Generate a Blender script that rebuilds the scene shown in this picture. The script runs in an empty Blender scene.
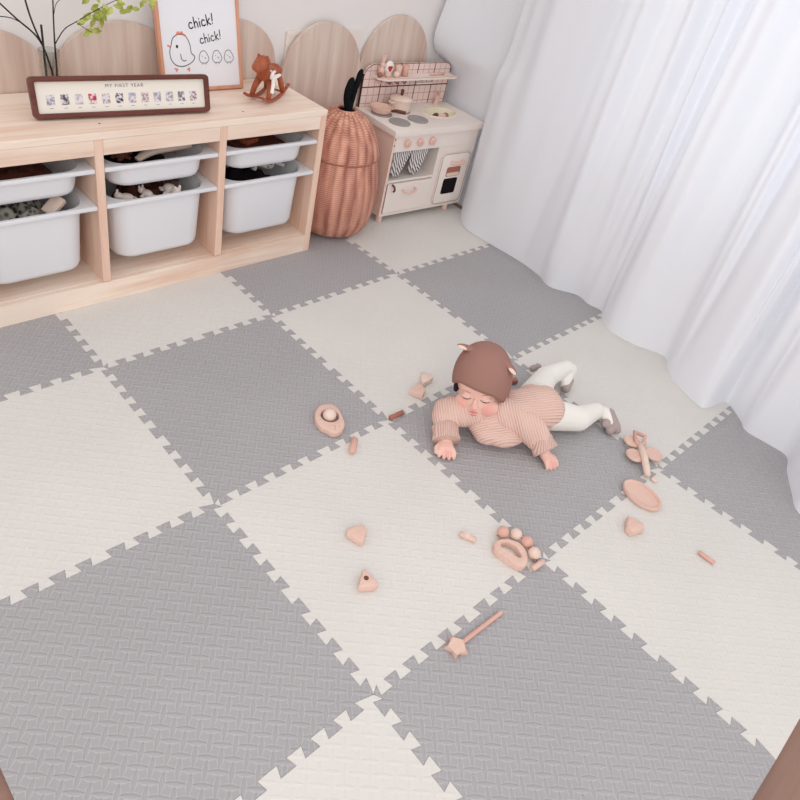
import bpy, bmesh, math, random
from mathutils import Vector, Matrix, noise
import numpy as np
random.seed(7)
PI = math.pi
scene = bpy.context.scene
COL = scene.collection
V = Vector

# ------------------------------------------------------------------ materials
def srgb(r, g, b):
    f = lambda c: (c / 255 / 12.92) if c / 255 <= .04045 else ((c / 255 + .055) / 1.055) ** 2.4
    return (f(r), f(g), f(b), 1)

def new_mat(name, col, rough=.6, spec=.3, metal=0.0):
    m = bpy.data.materials.new(name); m.use_nodes = True
    b = m.node_tree.nodes['Principled BSDF']
    b.inputs['Base Color'].default_value = col
    b.inputs['Roughness'].default_value = rough
    b.inputs['Specular IOR Level'].default_value = spec
    b.inputs['Metallic'].default_value = metal
    return m

class NT:
    def __init__(s, m): s.t = m.node_tree; s.n = s.t.nodes; s.l = s.t.links; s.b = s.n['Principled BSDF']
    def node(s, kind, **kw):
        n = s.n.new(kind)
        for k, v in kw.items():
            if k == 'inp':
                for a, b in v.items(): n.inputs[a].default_value = b
            else: setattr(n, k, v)
        return n
    def link(s, a, b): s.l.new(a, b)
    def math(s, op, a, b=None, c=None, clamp=False):
        n = s.n.new('ShaderNodeMath'); n.operation = op; n.use_clamp = clamp
        for i, x in enumerate((a, b, c)):
            if x is None: continue
            if isinstance(x, (int, float)): n.inputs[i].default_value = x
            else: s.l.new(x, n.inputs[i])
        return n.outputs[0]

def bump_noise(m, scale=80, strength=.15, dist=.002):
    t = NT(m); tc = t.node('ShaderNodeTexCoord')
    nz = t.node('ShaderNodeTexNoise', inp={'Scale': scale, 'Detail': 3.0}); t.link(tc.outputs['Object'], nz.inputs['Vector'])
    bp = t.node('ShaderNodeBump', inp={'Strength': strength, 'Distance': dist})
    t.link(nz.outputs['Fac'], bp.inputs['Height']); t.link(bp.outputs['Normal'], t.b.inputs['Normal'])
    return m

def wood_mat(name, c1, c2, axis='x', scale=1.0, rough=.5, contrast=(.3, .72)):
    m = new_mat(name, c1, rough, .25); t = NT(m)
    tc = t.node('ShaderNodeTexCoord'); mp = t.node('ShaderNodeMapping')
    s = {'x': (1.1, 14, 14), 'y': (14, 1.1, 14), 'z': (14, 14, 1.1)}[axis]
    mp.inputs['Scale'].default_value = tuple(v * scale for v in s)
    t.link(tc.outputs['Object'], mp.inputs['Vector'])
    n1 = t.node('ShaderNodeTexNoise', inp={'Scale': 1.0, 'Detail': 6.0, 'Roughness': .6, 'Distortion': .9})
    t.link(mp.outputs['Vector'], n1.inputs['Vector'])
    n2 = t.node('ShaderNodeTexNoise', inp={'Scale': 5.0, 'Detail': 3.0}); t.link(mp.outputs['Vector'], n2.inputs['Vector'])
    f = t.math('ADD', t.math('MULTIPLY', n1.outputs['Fac'], .75), t.math('MULTIPLY', n2.outputs['Fac'], .25))
    r = t.node('ShaderNodeValToRGB'); e = r.color_ramp.elements
    e[0].position = contrast[0]; e[0].color = c1; e[1].position = contrast[1]; e[1].color = c2
    t.link(f, r.inputs['Fac']); t.link(r.outputs['Color'], t.b.inputs['Base Color'])
    bp = t.node('ShaderNodeBump', inp={'Strength': .06, 'Distance': .001}); t.link(f, bp.inputs['Height'])
    t.link(bp.outputs['Normal'], t.b.inputs['Normal'])
    return m

def mat_tile(name, col, strength, edge, tint):
    """EVA foam with a diamond-plate relief at 45 degrees to the tile."""
    m = new_mat(name, col, .62, .28); t = NT(m)
    tc = t.node('ShaderNodeTexCoord'); mp = t.node('ShaderNodeMapping')
    mp.inputs['Rotation'].default_value = (0, 0, math.radians(41)); c = .0235
    mp.inputs['Scale'].default_value = (1 / c, 1 / c, 1 / c)
    t.link(tc.outputs['Object'], mp.inputs['Vector'])
    sp = t.node('ShaderNodeSeparateXYZ'); t.link(mp.outputs['Vector'], sp.inputs[0])
    X, Y = sp.outputs[0], sp.outputs[1]
    def lens(a, b, off):
        row = t.math('ROUND', b)
        bb = t.math('SUBTRACT', b, row)
        aa = t.math('SUBTRACT', t.math('WRAP', t.math('ADD', t.math('SUBTRACT', a, row), off), 1.0, -1.0), 0.0)
        k = t.math('DIVIDE', aa, .80)
        w = t.math('MULTIPLY', t.math('SUBTRACT', 1.0, t.math('MULTIPLY', k, k)), .25)
        w = t.math('MAXIMUM', w, .0001)
        d = t.math('DIVIDE', t.math('ABSOLUTE', bb), w)          # 0 centre, 1 rim
        return d
    dh = lens(X, Y, 0.0); dv = lens(Y, X, 1.0)
    d = t.math('MINIMUM', dh, dv)
    mr = t.node('ShaderNodeMapRange', interpolation_type='SMOOTHSTEP', inp={'From Min': 1.15, 'From Max': .0, 'To Min': 0., 'To Max': 1.})
    t.link(d, mr.inputs['Value'])
    nz = t.node('ShaderNodeTexNoise', inp={'Scale': 900.0, 'Detail': 2.0}); t.link(tc.outputs['Object'], nz.inputs['Vector'])
    h = t.math('ADD', mr.outputs[0], t.math('MULTIPLY', nz.outputs['Fac'], .10))
    bp = t.node('ShaderNodeBump', inp={'Strength': strength, 'Distance': .0022}); t.link(h, bp.inputs['Height'])
    t.link(bp.outputs['Normal'], t.b.inputs['Normal'])
    # rims of the relief tinted a touch paler
    rim = t.node('ShaderNodeMapRange', interpolation_type='SMOOTHSTEP', inp={'From Min': .42, 'From Max': .05, 'To Min': 0., 'To Max': edge})
    t.link(t.math('ABSOLUTE', t.math('SUBTRACT', d, 1.0)), rim.inputs['Value'])
    mx = t.node('ShaderNodeMixRGB'); mx.inputs[1].default_value = col; mx.inputs[2].default_value = tint
    t.link(rim.outputs[0], mx.inputs[0])
    big = t.node('ShaderNodeTexNoise', inp={'Scale': 3.0, 'Detail': 2.0}); t.link(tc.outputs['Object'], big.inputs['Vector'])
    mx2 = t.node('ShaderNodeMixRGB', blend_type='MULTIPLY'); mx2.inputs[0].default_value = .12
    t.link(mx.outputs[0], mx2.inputs[1]); t.link(big.outputs['Fac'], mx2.inputs[2])
    t.link(mx2.outputs[0], t.b.inputs['Base Color'])
    return m

def rib_mat(name, col, freq, dirn, depth=.0022, strength=.8, dark=.8):
    """knitted rib: waves across direction dirn (object space)"""
    m = new_mat(name, col, .92, .1); t = NT(m)
    tc = t.node('ShaderNodeTexCoord')
    d = V(dirn).normalized()
    dp = t.node('ShaderNodeVectorMath', operation='DOT_PRODUCT'); dp.inputs[1].default_value = d
    nz = t.node('ShaderNodeTexNoise', inp={'Scale': 6.0, 'Detail': 0.0}); t.link(tc.outputs['Object'], nz.inputs['Vector'])
    t.link(tc.outputs['Object'], dp.inputs[0])
    x = t.math('ADD', t.math('MULTIPLY', dp.outputs['Value'], freq), t.math('MULTIPLY', nz.outputs['Fac'], 1.6))
    s = t.math('SINE', x); s = t.math('MULTIPLY_ADD', s, .5, .5)
    n2 = t.node('ShaderNodeTexNoise', inp={'Scale': 420.0, 'Detail': 2.0}); t.link(tc.outputs['Object'], n2.inputs['Vector'])
    h = t.math('ADD', s, t.math('MULTIPLY', n2.outputs['Fac'], .35))
    bp = t.node('ShaderNodeBump', inp={'Strength': strength, 'Distance': depth}); t.link(h, bp.inputs['Height'])
    t.link(bp.outputs['Normal'], t.b.inputs['Normal'])
    mx = t.node('ShaderNodeMixRGB'); mx.inputs[1].default_value = tuple(c * dark for c in col[:3]) + (1,); mx.inputs[2].default_value = col
    t.link(s, mx.inputs[0]); t.link(mx.outputs[0], t.b.inputs['Base Color'])
    return m

M = {}
M['cream'] = mat_tile('cream_foam', srgb(226, 222, 217), .32, .10, srgb(245, 243, 240))
M['gray'] = mat_tile('gray_foam', srgb(173, 170, 172), .60, .50, srgb(199, 196, 198))
M['foam_side_c'] = new_mat('cream_foam_side', srgb(225, 218, 208)); M['foam_side_g'] = new_mat('gray_foam_side', srgb(150, 143, 145))
M['pine'] = wood_mat('pine', srgb(247, 229, 213), srgb(231, 199, 178), 'x', .8, contrast=(.42, .62))
M['pine_v'] = wood_mat('pine_upright', srgb(243, 212, 192), srgb(226, 184, 162), 'z', .8, contrast=(.40, .64))  # pinker than pine: warm shading inside the bays mixed into the colour
M['ash'] = wood_mat('ash_panel', srgb(227, 211, 199), srgb(202, 175, 161), 'z', .7, contrast=(.36, .64))
M['floorwood'] = wood_mat('floor_boards', srgb(160, 128, 114), srgb(136, 104, 92), 'x', .8)
M['wall'] = bump_noise(new_mat('wall_paint', srgb(235, 231, 229), .9, .1), 60, .05)
M['tub'] = new_mat('white_plastic', srgb(232, 232, 236), .38, .4)
M['walnut'] = wood_mat('walnut', srgb(120, 70, 60), srgb(84, 44, 38), 'x', 2.0, .4)
M['oakframe'] = wood_mat('oak_frame', srgb(222, 168, 140), srgb(200, 140, 112), 'z', 2.0, .45)
M['paper'] = new_mat('paper', srgb(238, 238, 243), .7, .2)
M['matboard'] = new_mat('mat_board', srgb(240, 234, 224), .8, .1)
M['ink'] = new_mat('ink', srgb(38, 36, 40), .8, .1)
M['ink_soft'] = new_mat('soft_ink', srgb(120, 116, 120), .8, .1)
M['coral'] = new_mat('coral_ink', srgb(240, 140, 120), .8, .1)
M['toy'] = wood_mat('pale_beech', srgb(234, 202, 188), srgb(218, 180, 165), 'x', 3.0, .55)
M['toy_pale'] = wood_mat('paler_beech', srgb(238, 217, 204), srgb(225, 198, 182), 'x', 3.0, .55)
M['toy_pink'] = wood_mat('rosy_beech', srgb(228, 184, 170), srgb(210, 162, 147), 'x', 3.0, .55)
M['toy_dark'] = new_mat('toned_wood', srgb(170, 110, 92), .5, .3)
M['horse'] = wood_mat('cherry_wood', srgb(186, 104, 72), srgb(142, 70, 46), 'z', 4.0, .42)
M['ribbon'] = new_mat('white_ribbon', srgb(246, 240, 234), .7, .2)
M['kitchen'] = bump_noise(new_mat('cream_lacquer', srgb(239, 228, 221), .5, .3), 40, .03)
M['kitchen_side'] = new_mat('pinkish_lacquer', srgb(236, 208, 196), .5, .3)
M['pinkwood'] = new_mat('pink_wood', srgb(234, 194, 182), .5, .3)
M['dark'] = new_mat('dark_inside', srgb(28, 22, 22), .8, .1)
M['burner'] = new_mat('gray_burner', srgb(158, 152, 152), .45, .4)
M['sink'] = new_mat('yellow_sink', srgb(236, 228, 204), .4, .4)
M['brownhandle'] = new_mat('brown_wood_handle', srgb(110, 64, 54), .45, .3)
M['line'] = new_mat('panel_gap', srgb(150, 124, 112), .8, .1)
M['black_felt'] = bump_noise(new_mat('black_felt', srgb(24, 26, 28), .95, .05), 300, .3)
M['stem'] = new_mat('dark_stem', srgb(52, 46, 48), .7, .2)
M['metal_hook'] = new_mat('dark_hook', srgb(90, 66, 62), .5, .4)

# leaves
m = new_mat('leaf_green', srgb(150, 186, 66), .5, .3); t = NT(m)
oi = t.node('ShaderNodeTexNoise', inp={'Scale': 30.0}); tc = t.node('ShaderNodeTexCoord'); t.link(tc.outputs['Object'], oi.inputs['Vector'])
r = t.node('ShaderNodeValToRGB'); r.color_ramp.elements[0].position = .35; r.color_ramp.elements[1].position = .65
r.color_ramp.elements[0].color = srgb(146, 156, 62); r.color_ramp.elements[1].color = srgb(196, 202, 112)
t.link(oi.outputs['Fac'], r.inputs['Fac']); t.link(r.outputs['Color'], t.b.inputs['Base Color']); M['leaf'] = m
# glass
m = new_mat('clear_glass', (1, 1, 1, 1), .03, .5); b = m.node_tree.nodes['Principled BSDF']
b.inputs['Transmission Weight'].default_value = 1; b.inputs['IOR'].default_value = 1.45; M['glass'] = m
b.inputs['Base Color'].default_value = (.80, .81, .79, 1)
m = new_mat('window_glass', (1, 1, 1, 1), .0, .5)
t = NT(m); o = [n for n in t.n if n.type == 'OUTPUT_MATERIAL'][0]
tr = t.node('ShaderNodeBsdfTransparent'); gl = t.node('ShaderNodeBsdfGlossy'); gl.inputs['Roughness'].default_value = .02
mxs = t.node('ShaderNodeMixShader'); mxs.inputs[0].default_value = .06
t.link(tr.outputs[0], mxs.inputs[1]); t.link(gl.outputs[0], mxs.inputs[2]); t.link(mxs.outputs[0], o.inputs['Surface']); M['pane'] = m
# curtain: diffuse + translucent voile
m = new_mat('curtain_cloth', srgb(244, 244, 248), .9, .1)
t = NT(m); o = [n for n in t.n if n.type == 'OUTPUT_MATERIAL'][0]
df = t.node('ShaderNodeBsdfDiffuse'); df.inputs['Color'].default_value = srgb(247, 248, 252)
tl = t.node('ShaderNodeBsdfTranslucent'); tl.inputs['Color'].default_value = srgb(240, 243, 252)
tp = t.node('ShaderNodeBsdfTransparent')
m1 = t.node('ShaderNodeMixShader'); m1.inputs[0].default_value = .27
m2 = t.node('ShaderNodeMixShader'); m2.inputs[0].default_value = .0
t.link(df.outputs[0], m1.inputs[1]); t.link(tl.outputs[0], m1.inputs[2])
t.link(m1.outputs[0], m2.inputs[1]); t.link(tp.outputs[0], m2.inputs[2]); t.link(m2.outputs[0], o.inputs['Surface'])
tc = t.node('ShaderNodeTexCoord'); mp = t.node('ShaderNodeMapping'); mp.inputs['Scale'].default_value = (6, 22, 1.2)
nz = t.node('ShaderNodeTexNoise', inp={'Scale': 1.0, 'Detail': 3.0}); t.link(tc.outputs['Object'], mp.inputs[0]); t.link(mp.outputs[0], nz.inputs['Vector'])
bp = t.node('ShaderNodeBump', inp={'Strength': .2, 'Distance': .01}); t.link(nz.outputs['Fac'], bp.inputs['Height'])
t.link(bp.outputs[0], df.inputs['Normal']); M['curtain'] = m
# wicker
m = new_mat('wicker', srgb(208, 134, 108), .6, .3); t = NT(m)
tc = t.node('ShaderNodeTexCoord'); sp = t.node('ShaderNodeSeparateXYZ'); t.link(tc.outputs['Object'], sp.inputs[0])
ang = t.math('ARCTAN2', sp.outputs[1], sp.outputs[0])
ribs = t.math('SINE', t.math('MULTIPLY', ang, 12.0))
# over-under weave: horizontal strands alternate on neighbouring ribs
wv = t.math('SINE', t.math('ADD', t.math('MULTIPLY', sp.outputs[2], 820.0), t.math('MULTIPLY', t.math('GREATER_THAN', ribs, 0.0), PI)))
hh = t.math('ADD', t.math('MULTIPLY', t.math('ABSOLUTE', ribs), .9), t.math('MULTIPLY', wv, .35))
nz = t.node('ShaderNodeTexNoise', inp={'Scale': 24.0, 'Detail': 4.0}); t.link(tc.outputs['Object'], nz.inputs['Vector'])
mpw = t.node('ShaderNodeMapping'); mpw.inputs['Scale'].default_value = (1.2, 1.2, .16); t.link(tc.outputs['Object'], mpw.inputs[0]); t.link(mpw.outputs[0], nz.inputs['Vector'])
r = t.node('ShaderNodeValToRGB'); e = r.color_ramp.elements
e[0].position = .25; e[0].color = srgb(152, 86, 74); e[1].position = .8; e[1].color = srgb(243, 184, 158)
ff = t.math('ADD', t.math('MULTIPLY', hh, .22), t.math('MULTIPLY', nz.outputs['Fac'], .80))
t.link(ff, r.inputs['Fac']); t.link(r.outputs['Color'], t.b.inputs['Base Color'])
bp = t.node('ShaderNodeBump', inp={'Strength': .7, 'Distance': .003}); t.link(hh, bp.inputs['Height']); t.link(bp.outputs[0], t.b.inputs['Normal'])
M['wicker'] = m
# wire grid on backsplash (object x,z)
def grid_mat(name, base):
    m = new_mat(name, base, .7, .2); t = NT(m)
    tc = t.node('ShaderNodeTexCoord'); sp = t.node('ShaderNodeSeparateXYZ'); t.link(tc.outputs['Object'], sp.inputs[0])
    def ln(c, per, w):
        f = t.math('FRACT', t.math('DIVIDE', c, per)); f = t.math('ABSOLUTE', t.math('SUBTRACT', f, .5))
        return t.math('GREATER_THAN', f, .5 - w / per)
    fine = t.math('MAXIMUM', ln(sp.outputs[0], .0333, .0013), ln(sp.outputs[2], .0333, .0013))
    crs = t.math('MAXIMUM', ln(sp.outputs[0], .10, .0024), ln(t.math('ADD', sp.outputs[2], .0), .10, .0024))
    a = t.node('ShaderNodeMixRGB'); a.inputs[1].default_value = base; a.inputs[2].default_value = srgb(160, 120, 116)
    t.link(t.math('MULTIPLY', fine, .75), a.inputs[0])
    b2 = t.node('ShaderNodeMixRGB'); b2.inputs[2].default_value = srgb(78, 50, 52)
    t.link(crs, b2.inputs[0]); t.link(a.outputs[0], b2.inputs[1]); t.link(b2.outputs[0], t.b.inputs['Base Color'])
    return m
M['grid'] = grid_mat('grid_tile_print', srgb(238, 214, 206))
def stripe_mat(name):
    m = new_mat(name, srgb(230, 226, 224), .9, .1); t = NT(m)
    tc = t.node('ShaderNodeTexCoord'); sp = t.node('ShaderNodeSeparateXYZ'); t.link(tc.outputs['Object'], sp.inputs[0])
    s = t.math('SINE', t.math('ADD', t.math('MULTIPLY', sp.outputs[0], 700.0), t.math('MULTIPLY', sp.outputs[2], 220.0)))
    a = t.node('ShaderNodeMixRGB'); a.inputs[1].default_value = srgb(236, 232, 230); a.inputs[2].default_value = srgb(96, 88, 92)
    t.link(t.math('GREATER_THAN', s, .1), a.inputs[0]); t.link(a.outputs[0], t.b.inputs['Base Color']); return m
M['stripe'] = stripe_mat('striped_cloth')
# skin with rosy cheeks
def skin_mat(centres, base=srgb(240, 196, 182), rosy=srgb(233, 150, 142)):
    m = new_mat('skin', base, .5, .35); t = NT(m); b = t.b
    b.inputs['Subsurface Weight'].default_value = .12; b.inputs['Subsurface Radius'].default_value = (.01, .004, .002)
    tc = t.node('ShaderNodeTexCoord'); cur = None
    for c, rad, k in centres:
        dn = t.node('ShaderNodeVectorMath', operation='DISTANCE'); dn.inputs[1].default_value = c
        t.link(tc.outputs['Object'], dn.inputs[0])
        mr = t.node('ShaderNodeMapRange', interpolation_type='SMOOTHSTEP', inp={'From Min': rad, 'From Max': rad * .2, 'To Min': 0, 'To Max': k})
        t.link(dn.outputs['Value'], mr.inputs['Value'])
        cur = mr.outputs[0] if cur is None else t.math('MAXIMUM', cur, mr.outputs[0])
    mx = t.node('ShaderNodeMixRGB'); mx.inputs[1].default_value = base; mx.inputs[2].default_value = rosy
    t.link(cur, mx.inputs[0]); t.link(mx.outputs[0], b.inputs['Base Color'])
    return m

# ------------------------------------------------------------------ mesh helpers
def finish(name, bm, mat, parent=None, smooth=False, loc=None, angle=None):
    bmesh.ops.recalc_face_normals(bm, faces=bm.faces[:])
    me = bpy.data.meshes.new(name); bm.to_mesh(me); bm.free()
    o = bpy.data.objects.new(name, me); COL.objects.link(o)
    mats = mat if isinstance(mat, (list, tuple)) else [mat]
    for x in mats: me.materials.append(M[x] if isinstance(x, str) else x)
    if smooth:
        for p in me.polygons: p.use_smooth = True
        if angle:
            me.set_sharp_from_angle(angle=math.radians(angle))
    if parent: o.parent = parent
    if loc is not None: o.location = loc
    return o

def B(): return bmesh.new()

def box(bm, x0, x1, y0, y1, z0, z1, bev=0, seg=2):
    r = bmesh.ops.create_cube(bm, size=1)
    vs = r['verts']
    for v in vs:
        v.co = V((x0 + (v.co.x + .5) * (x1 - x0), y0 + (v.co.y + .5) * (y1 - y0), z0 + (v.co.z + .5) * (z1 - z0)))
    if bev > 0:
        es = list({e for v in vs for e in v.link_edges})
        bmesh.ops.bevel(bm, geom=es, offset=bev, segments=seg, affect='EDGES', profile=.5)
    return bm

def prism(bm, pts, z0, z1, bev=0, seg=2, hole=None):
    """extrude 2-D outline (x,y) between z0 and z1; optional hole outline with as many points"""
    if hole is None:
        lo = [bm.verts.new((p[0], p[1], z0)) for p in pts]; hi = [bm.verts.new((p[0], p[1], z1)) for p in pts]
        n = len(pts); fs = [bm.faces.new(lo[::-1])]; top = bm.faces.new(hi); fs.append(top)
        for i in range(n): fs.append(bm.faces.new((lo[i], lo[(i + 1) % n], hi[(i + 1) % n], hi[i])))
        if bev > 0:
            es = list(top.edges) + list(fs[0].edges)
            bmesh.ops.bevel(bm, geom=es, offset=bev, segments=seg, affect='EDGES', profile=.5)
    else:
        n = len(pts)
        a = [[bm.verts.new((p[0], p[1], z)) for p in c] for c in (pts, hole) for z in (z0, z1)]
        ol, oh, il, ih = a
        for i in range(n):
            j = (i + 1) % n
            bm.faces.new((ol[i], ol[j], oh[j], oh[i])); bm.faces.new((il[j], il[i], ih[i], ih[j]))
            bm.faces.new((oh[i], oh[j], ih[j], ih[i])); bm.faces.new((ol[j], ol[i], il[i], il[j]))
        if bev > 0:
            es = set()
            for ring in (ol, oh, il, ih):
                for i in range(n):
                    e = bm.edges.get((ring[i], ring[(i + 1) % n]))
                    if e: es.add(e)
            bmesh.ops.bevel(bm, geom=list(es), offset=bev, segments=seg, affect='EDGES', profile=.5)
    return bm

def lathe(bm, prof, n=32, cx=0, cy=0, closed_top=False):
    rings = []
    for r, z in prof:
        if r < 1e-5: rings.append([bm.verts.new((cx, cy, z))])
        else: rings.append([bm.verts.new((cx + r * math.cos(2 * PI * i / n), cy + r * math.sin(2 * PI * i / n), z)) for i in range(n)])
    for a, b in zip(rings, rings[1:]):
        for i in range(n):
            j = (i + 1) % n
            if len(a) == 1 and len(b) == 1: break
            if len(a) == 1: bm.faces.new((a[0], b[j], b[i]))
            elif len(b) == 1: bm.faces.new((a[i], a[j], b[0]))
            else: bm.faces.new((a[i], a[j], b[j], b[i]))
    return bm

def cyl(bm, c, r, z0, z1, n=24, bev=0):
    b = min(bev, r * .9)
    pr = [(0, z0), (r - b, z0)] + ([(r, z0 + b)] if b else []) + ([(r, z1 - b)] if b else [(r, z1)]) + ([(r - b, z1)] if b else []) + [(0, z1)]
    if not b: pr = [(0, z0), (r, z0), (r, z1), (0, z1)]
    return lathe(bm, pr, n, c[0], c[1])

def tube(bm, pts, rad, n=8, caps=True):
    pts = [V(p) for p in pts]
    if not isinstance(rad, (list, tuple)): rad = [rad] * len(pts)
    rings = []; up = None
    for i, p in enumerate(pts):
        d = (pts[min(i + 1, len(pts) - 1)] - pts[max(i - 1, 0)]).normalized()
        if up is None:
            up = V((0, 0, 1)) if abs(d.z) < .9 else V((1, 0, 0))
        s = d.cross(up).normalized(); up = s.cross(d).normalized()
        rings.append([bm.verts.new(p + (s * math.cos(2 * PI * k / n) + up * math.sin(2 * PI * k / n)) * rad[i]) for k in range(n)])
    for a, b in zip(rings, rings[1:]):
        for k in range(n): bm.faces.new((a[k], a[(k + 1) % n], b[(k + 1) % n], b[k]))
    if caps: bm.faces.new(rings[0][::-1]); bm.faces.new(rings[-1])
    return bm

def ball(bm, c, r, seg=20, rot=None):
    r = (r, r, r) if isinstance(r, (int, float)) else r
    q = bmesh.ops.create_uvsphere(bm, u_segments=seg, v_segments=max(8, seg // 2), radius=1)
    for v in q['verts']:
        w = V((v.co.x * r[0], v.co.y * r[1], v.co.z * r[2]))
        if rot: w = rot @ w
        v.co = w + V(c)
    return bm

def capsule(bm, a, b, ra, rb, n=16):
    a, b = V(a), V(b); d = b - a; L = d.length; d.normalize()
    pts, rs = [], []
    for k in range(0, 6): t = k / 5 * PI / 2; pts.append(a - d * ra * math.cos(t)); rs.append(max(ra * math.sin(t), 1e-4))
    for k in range(1, 7): t = k / 6 * PI / 2; pts.append(b + d * rb * math.sin(t)); rs.append(max(rb * math.cos(t), 1e-4))
    return tube(bm, pts, rs, n)

def catmull(pts, n=8, closed=False):
    P = [V(p) for p in pts]; out = []; N = len(P)
    rng = range(N) if closed else range(N - 1)
    for i in rng:
        p0 = P[(i - 1) % N] if closed or i > 0 else P[0]; p1 = P[i]; p2 = P[(i + 1) % N]
        p3 = P[(i + 2) % N] if closed or i + 2 < N else P[-1]
        for k in range(n):
            t = k / n
            out.append(.5 * ((2 * p1) + (p2 - p0) * t + (2 * p0 - 5 * p1 + 4 * p2 - p3) * t * t + (3 * p1 - p0 - 3 * p2 + p3) * t ** 3))
    if not closed: out.append(P[-1])
    return out

def superell(cx, cy, hx, hy, r, n=6):
    """rounded rectangle outline"""
    pts = []
    for sx, sy, a0 in ((1, 1, 0), (-1, 1, 90), (-1, -1, 180), (1, -1, 270)):
        for k in range(n + 1):
            a = math.radians(a0 + 90 * k / n)
            pts.append((cx + sx * (hx - r) + r * math.cos(a), cy + sy * (hy - r) + r * math.sin(a)))
    return pts

def remeshed(name, bm, voxel, smooth_it, mat, parent=None, factor=.5):
    me = bpy.data.meshes.new(name + '_raw'); bm.to_mesh(me); bm.free()
    o = bpy.data.objects.new(name + '_raw', me); COL.objects.link(o)
    md = o.modifiers.new('r', 'REMESH'); md.mode = 'VOXEL'; md.voxel_size = voxel; md.use_smooth_shade = True
    sm = o.modifiers.new('s', 'SMOOTH'); sm.iterations = smooth_it; sm.factor = factor
    dg = bpy.context.evaluated_depsgraph_get(); dg.update()
    me2 = bpy.data.meshes.new_from_object(o.evaluated_get(dg))
    bpy.data.objects.remove(o); bpy.data.meshes.remove(me)
    me2.name = name
    for p in me2.polygons: p.use_smooth = True
    me2.materials.clear(); me2.materials.append(M[mat] if isinstance(mat, str) else mat)
    q = bpy.data.objects.new(name, me2); COL.objects.link(q)
    if parent: q.parent = parent
    return q

def tag(o, label, cat, group=None):
    o['label'] = label; o['category'] = cat
    if group: o['group'] = group
    return o

def thing(name, label, cat, loc=(0, 0, 0), rz=0, group=None):
    o = bpy.data.objects.new(name, None); COL.objects.link(o); o.empty_display_size = .05
    o.location = loc; o.rotation_euler = (0, 0, rz)
    return tag(o, label, cat, group)

def dup(root, label, loc, rz=0, group=None):
    r = root.copy(); COL.objects.link(r); r.location = loc; r.rotation_euler = (0, 0, rz); r['label'] = label
    for ch in list(root.children):
        c = ch.copy(); COL.objects.link(c); c.parent = r
        for g in list(ch.children):
            d = g.copy(); COL.objects.link(d); d.parent = c
    return r

def struct(name, bm, mat):
    o = finish(name, bm, mat); o['kind'] = 'structure'; return o

def recenter(o, c):
    """move object's origin to c while keeping the mesh in place"""
    c = V(c); o.data.transform(Matrix.Translation(-c)); o.location = c; return o

# ------------------------------------------------------------------ room shell
WY = 1.262; WX = 2.16
b = B(); box(b, -3.2, 3.0, -3.2, 1.5, -.10, -.0125); struct('floor', b, 'floorwood')
b = B(); box(b, -3.2, WX + .12, WY, WY + .12, -.0125, 2.5); struct('wall_back', b, 'wall')
WIN = (-2.3, .50, .50, 2.15)     # y0,y1,z0,z1
b = B()
box(b, WX, WX + .12, -3.2, WIN[0], -.0125, 2.5); box(b, WX, WX + .12, WIN[1], WY, -.0125, 2.5)
box(b, WX, WX + .12, WIN[0], WIN[1], -.0125, WIN[2]); box(b, WX, WX + .12, WIN[0], WIN[1], WIN[3], 2.5)
struct('wall_right', b, 'wall')
w = bpy.data.objects.new('window_1', None); COL.objects.link(w); w['kind'] = 'structure'; w.location = (WX + .06, (WIN[0] + WIN[1]) / 2, WIN[2])
M['winframe'] = new_mat('window_frame_white', srgb(240, 240, 240), .4)
hy = (WIN[1] - WIN[0]) / 2; hz = WIN[3] - WIN[2]
b = B(); box(b, -.03, .03, -hy, hy, 0, .05); box(b, -.03, .03, -hy, hy, hz - .05, hz)
for yy in (-hy, -.025, hy - .05): box(b, -.03, .03, yy, yy + .05, .05, hz - .05)
finish('window_frame', b, 'winframe', w)['kind'] = 'structure'
b = B(); box(b, -.004, .004, -hy + .05, -.025, .05, hz - .05); box(b, -.004, .004, .025, hy - .05, .05, hz - .05)
finish('window_pane', b, 'pane', w)['kind'] = 'structure'

# ------------------------------------------------------------------ foam tiles
T = .6
CN = {(0, -1): (.005, .998), (0, 0): (.003, -.011), (2, -1): (2.016, 1.016), (1, -1): (.994, .994), (1, 1): (.987, -.988),
      (2, 1): (1.971, -.999), (0, 1): (.012, -.992), (1, 2): (1.005, -2.008), (1, 0): (.987, -.012), (2, 0): (2.01, -.002)}
def corner(i, j):
    c = CN.get((i, j), (i, -j)); return V((c[0] * T, c[1] * T, 0)) if i != 3 else V((1.94, (-j if j != -2 else 2.0) * T + {-1: .008, 0: -.001, 1: .001}.get(j, 0), 0))
NT_, PER = 10, .0560
def tooth_line(P, Q):
    """dovetail line P->Q; tabs first protrude to +side (left normal side sign handled by caller)"""
    d = (Q - P); L = d.length; d.normalize(); n = V((-d.y, d.x, 0))
    k = min(L, .6) / .6; pts = [P.copy()]; h = .0110
    x = .012
    for i in range(NT_):
        wid = PER + (.021 if i == 5 else 0)
        c = x + wid * .30; tip = wid * .31; root = wid * .19
        if i == 5: tip = wid * .29; root = wid * .22
        for a, s in ((-root, -1), (-tip, 1), (tip, 1), (root, -1)):
            pts.append(P + d * (c + a) * k + n * s * h * -1)
        x += wid
    pts.append(Q.copy()); return pts
edges = {}
def vedge(i, j):   # from (i,j) south to (i,j+1); first tab toward +x
    P, Q = corner(i, j), corner(i, j + 1)
    if i in (-1, 3): return [P, Q]
    if (i, j, 'v') not in edges:
        ln = tooth_line(P, Q)     # d = -y, n = (+1,0) ; -n*... flip so first tab goes +x
        edges[(i, j, 'v')] = [p for p in ln]
    return edges[(i, j, 'v')]
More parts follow.
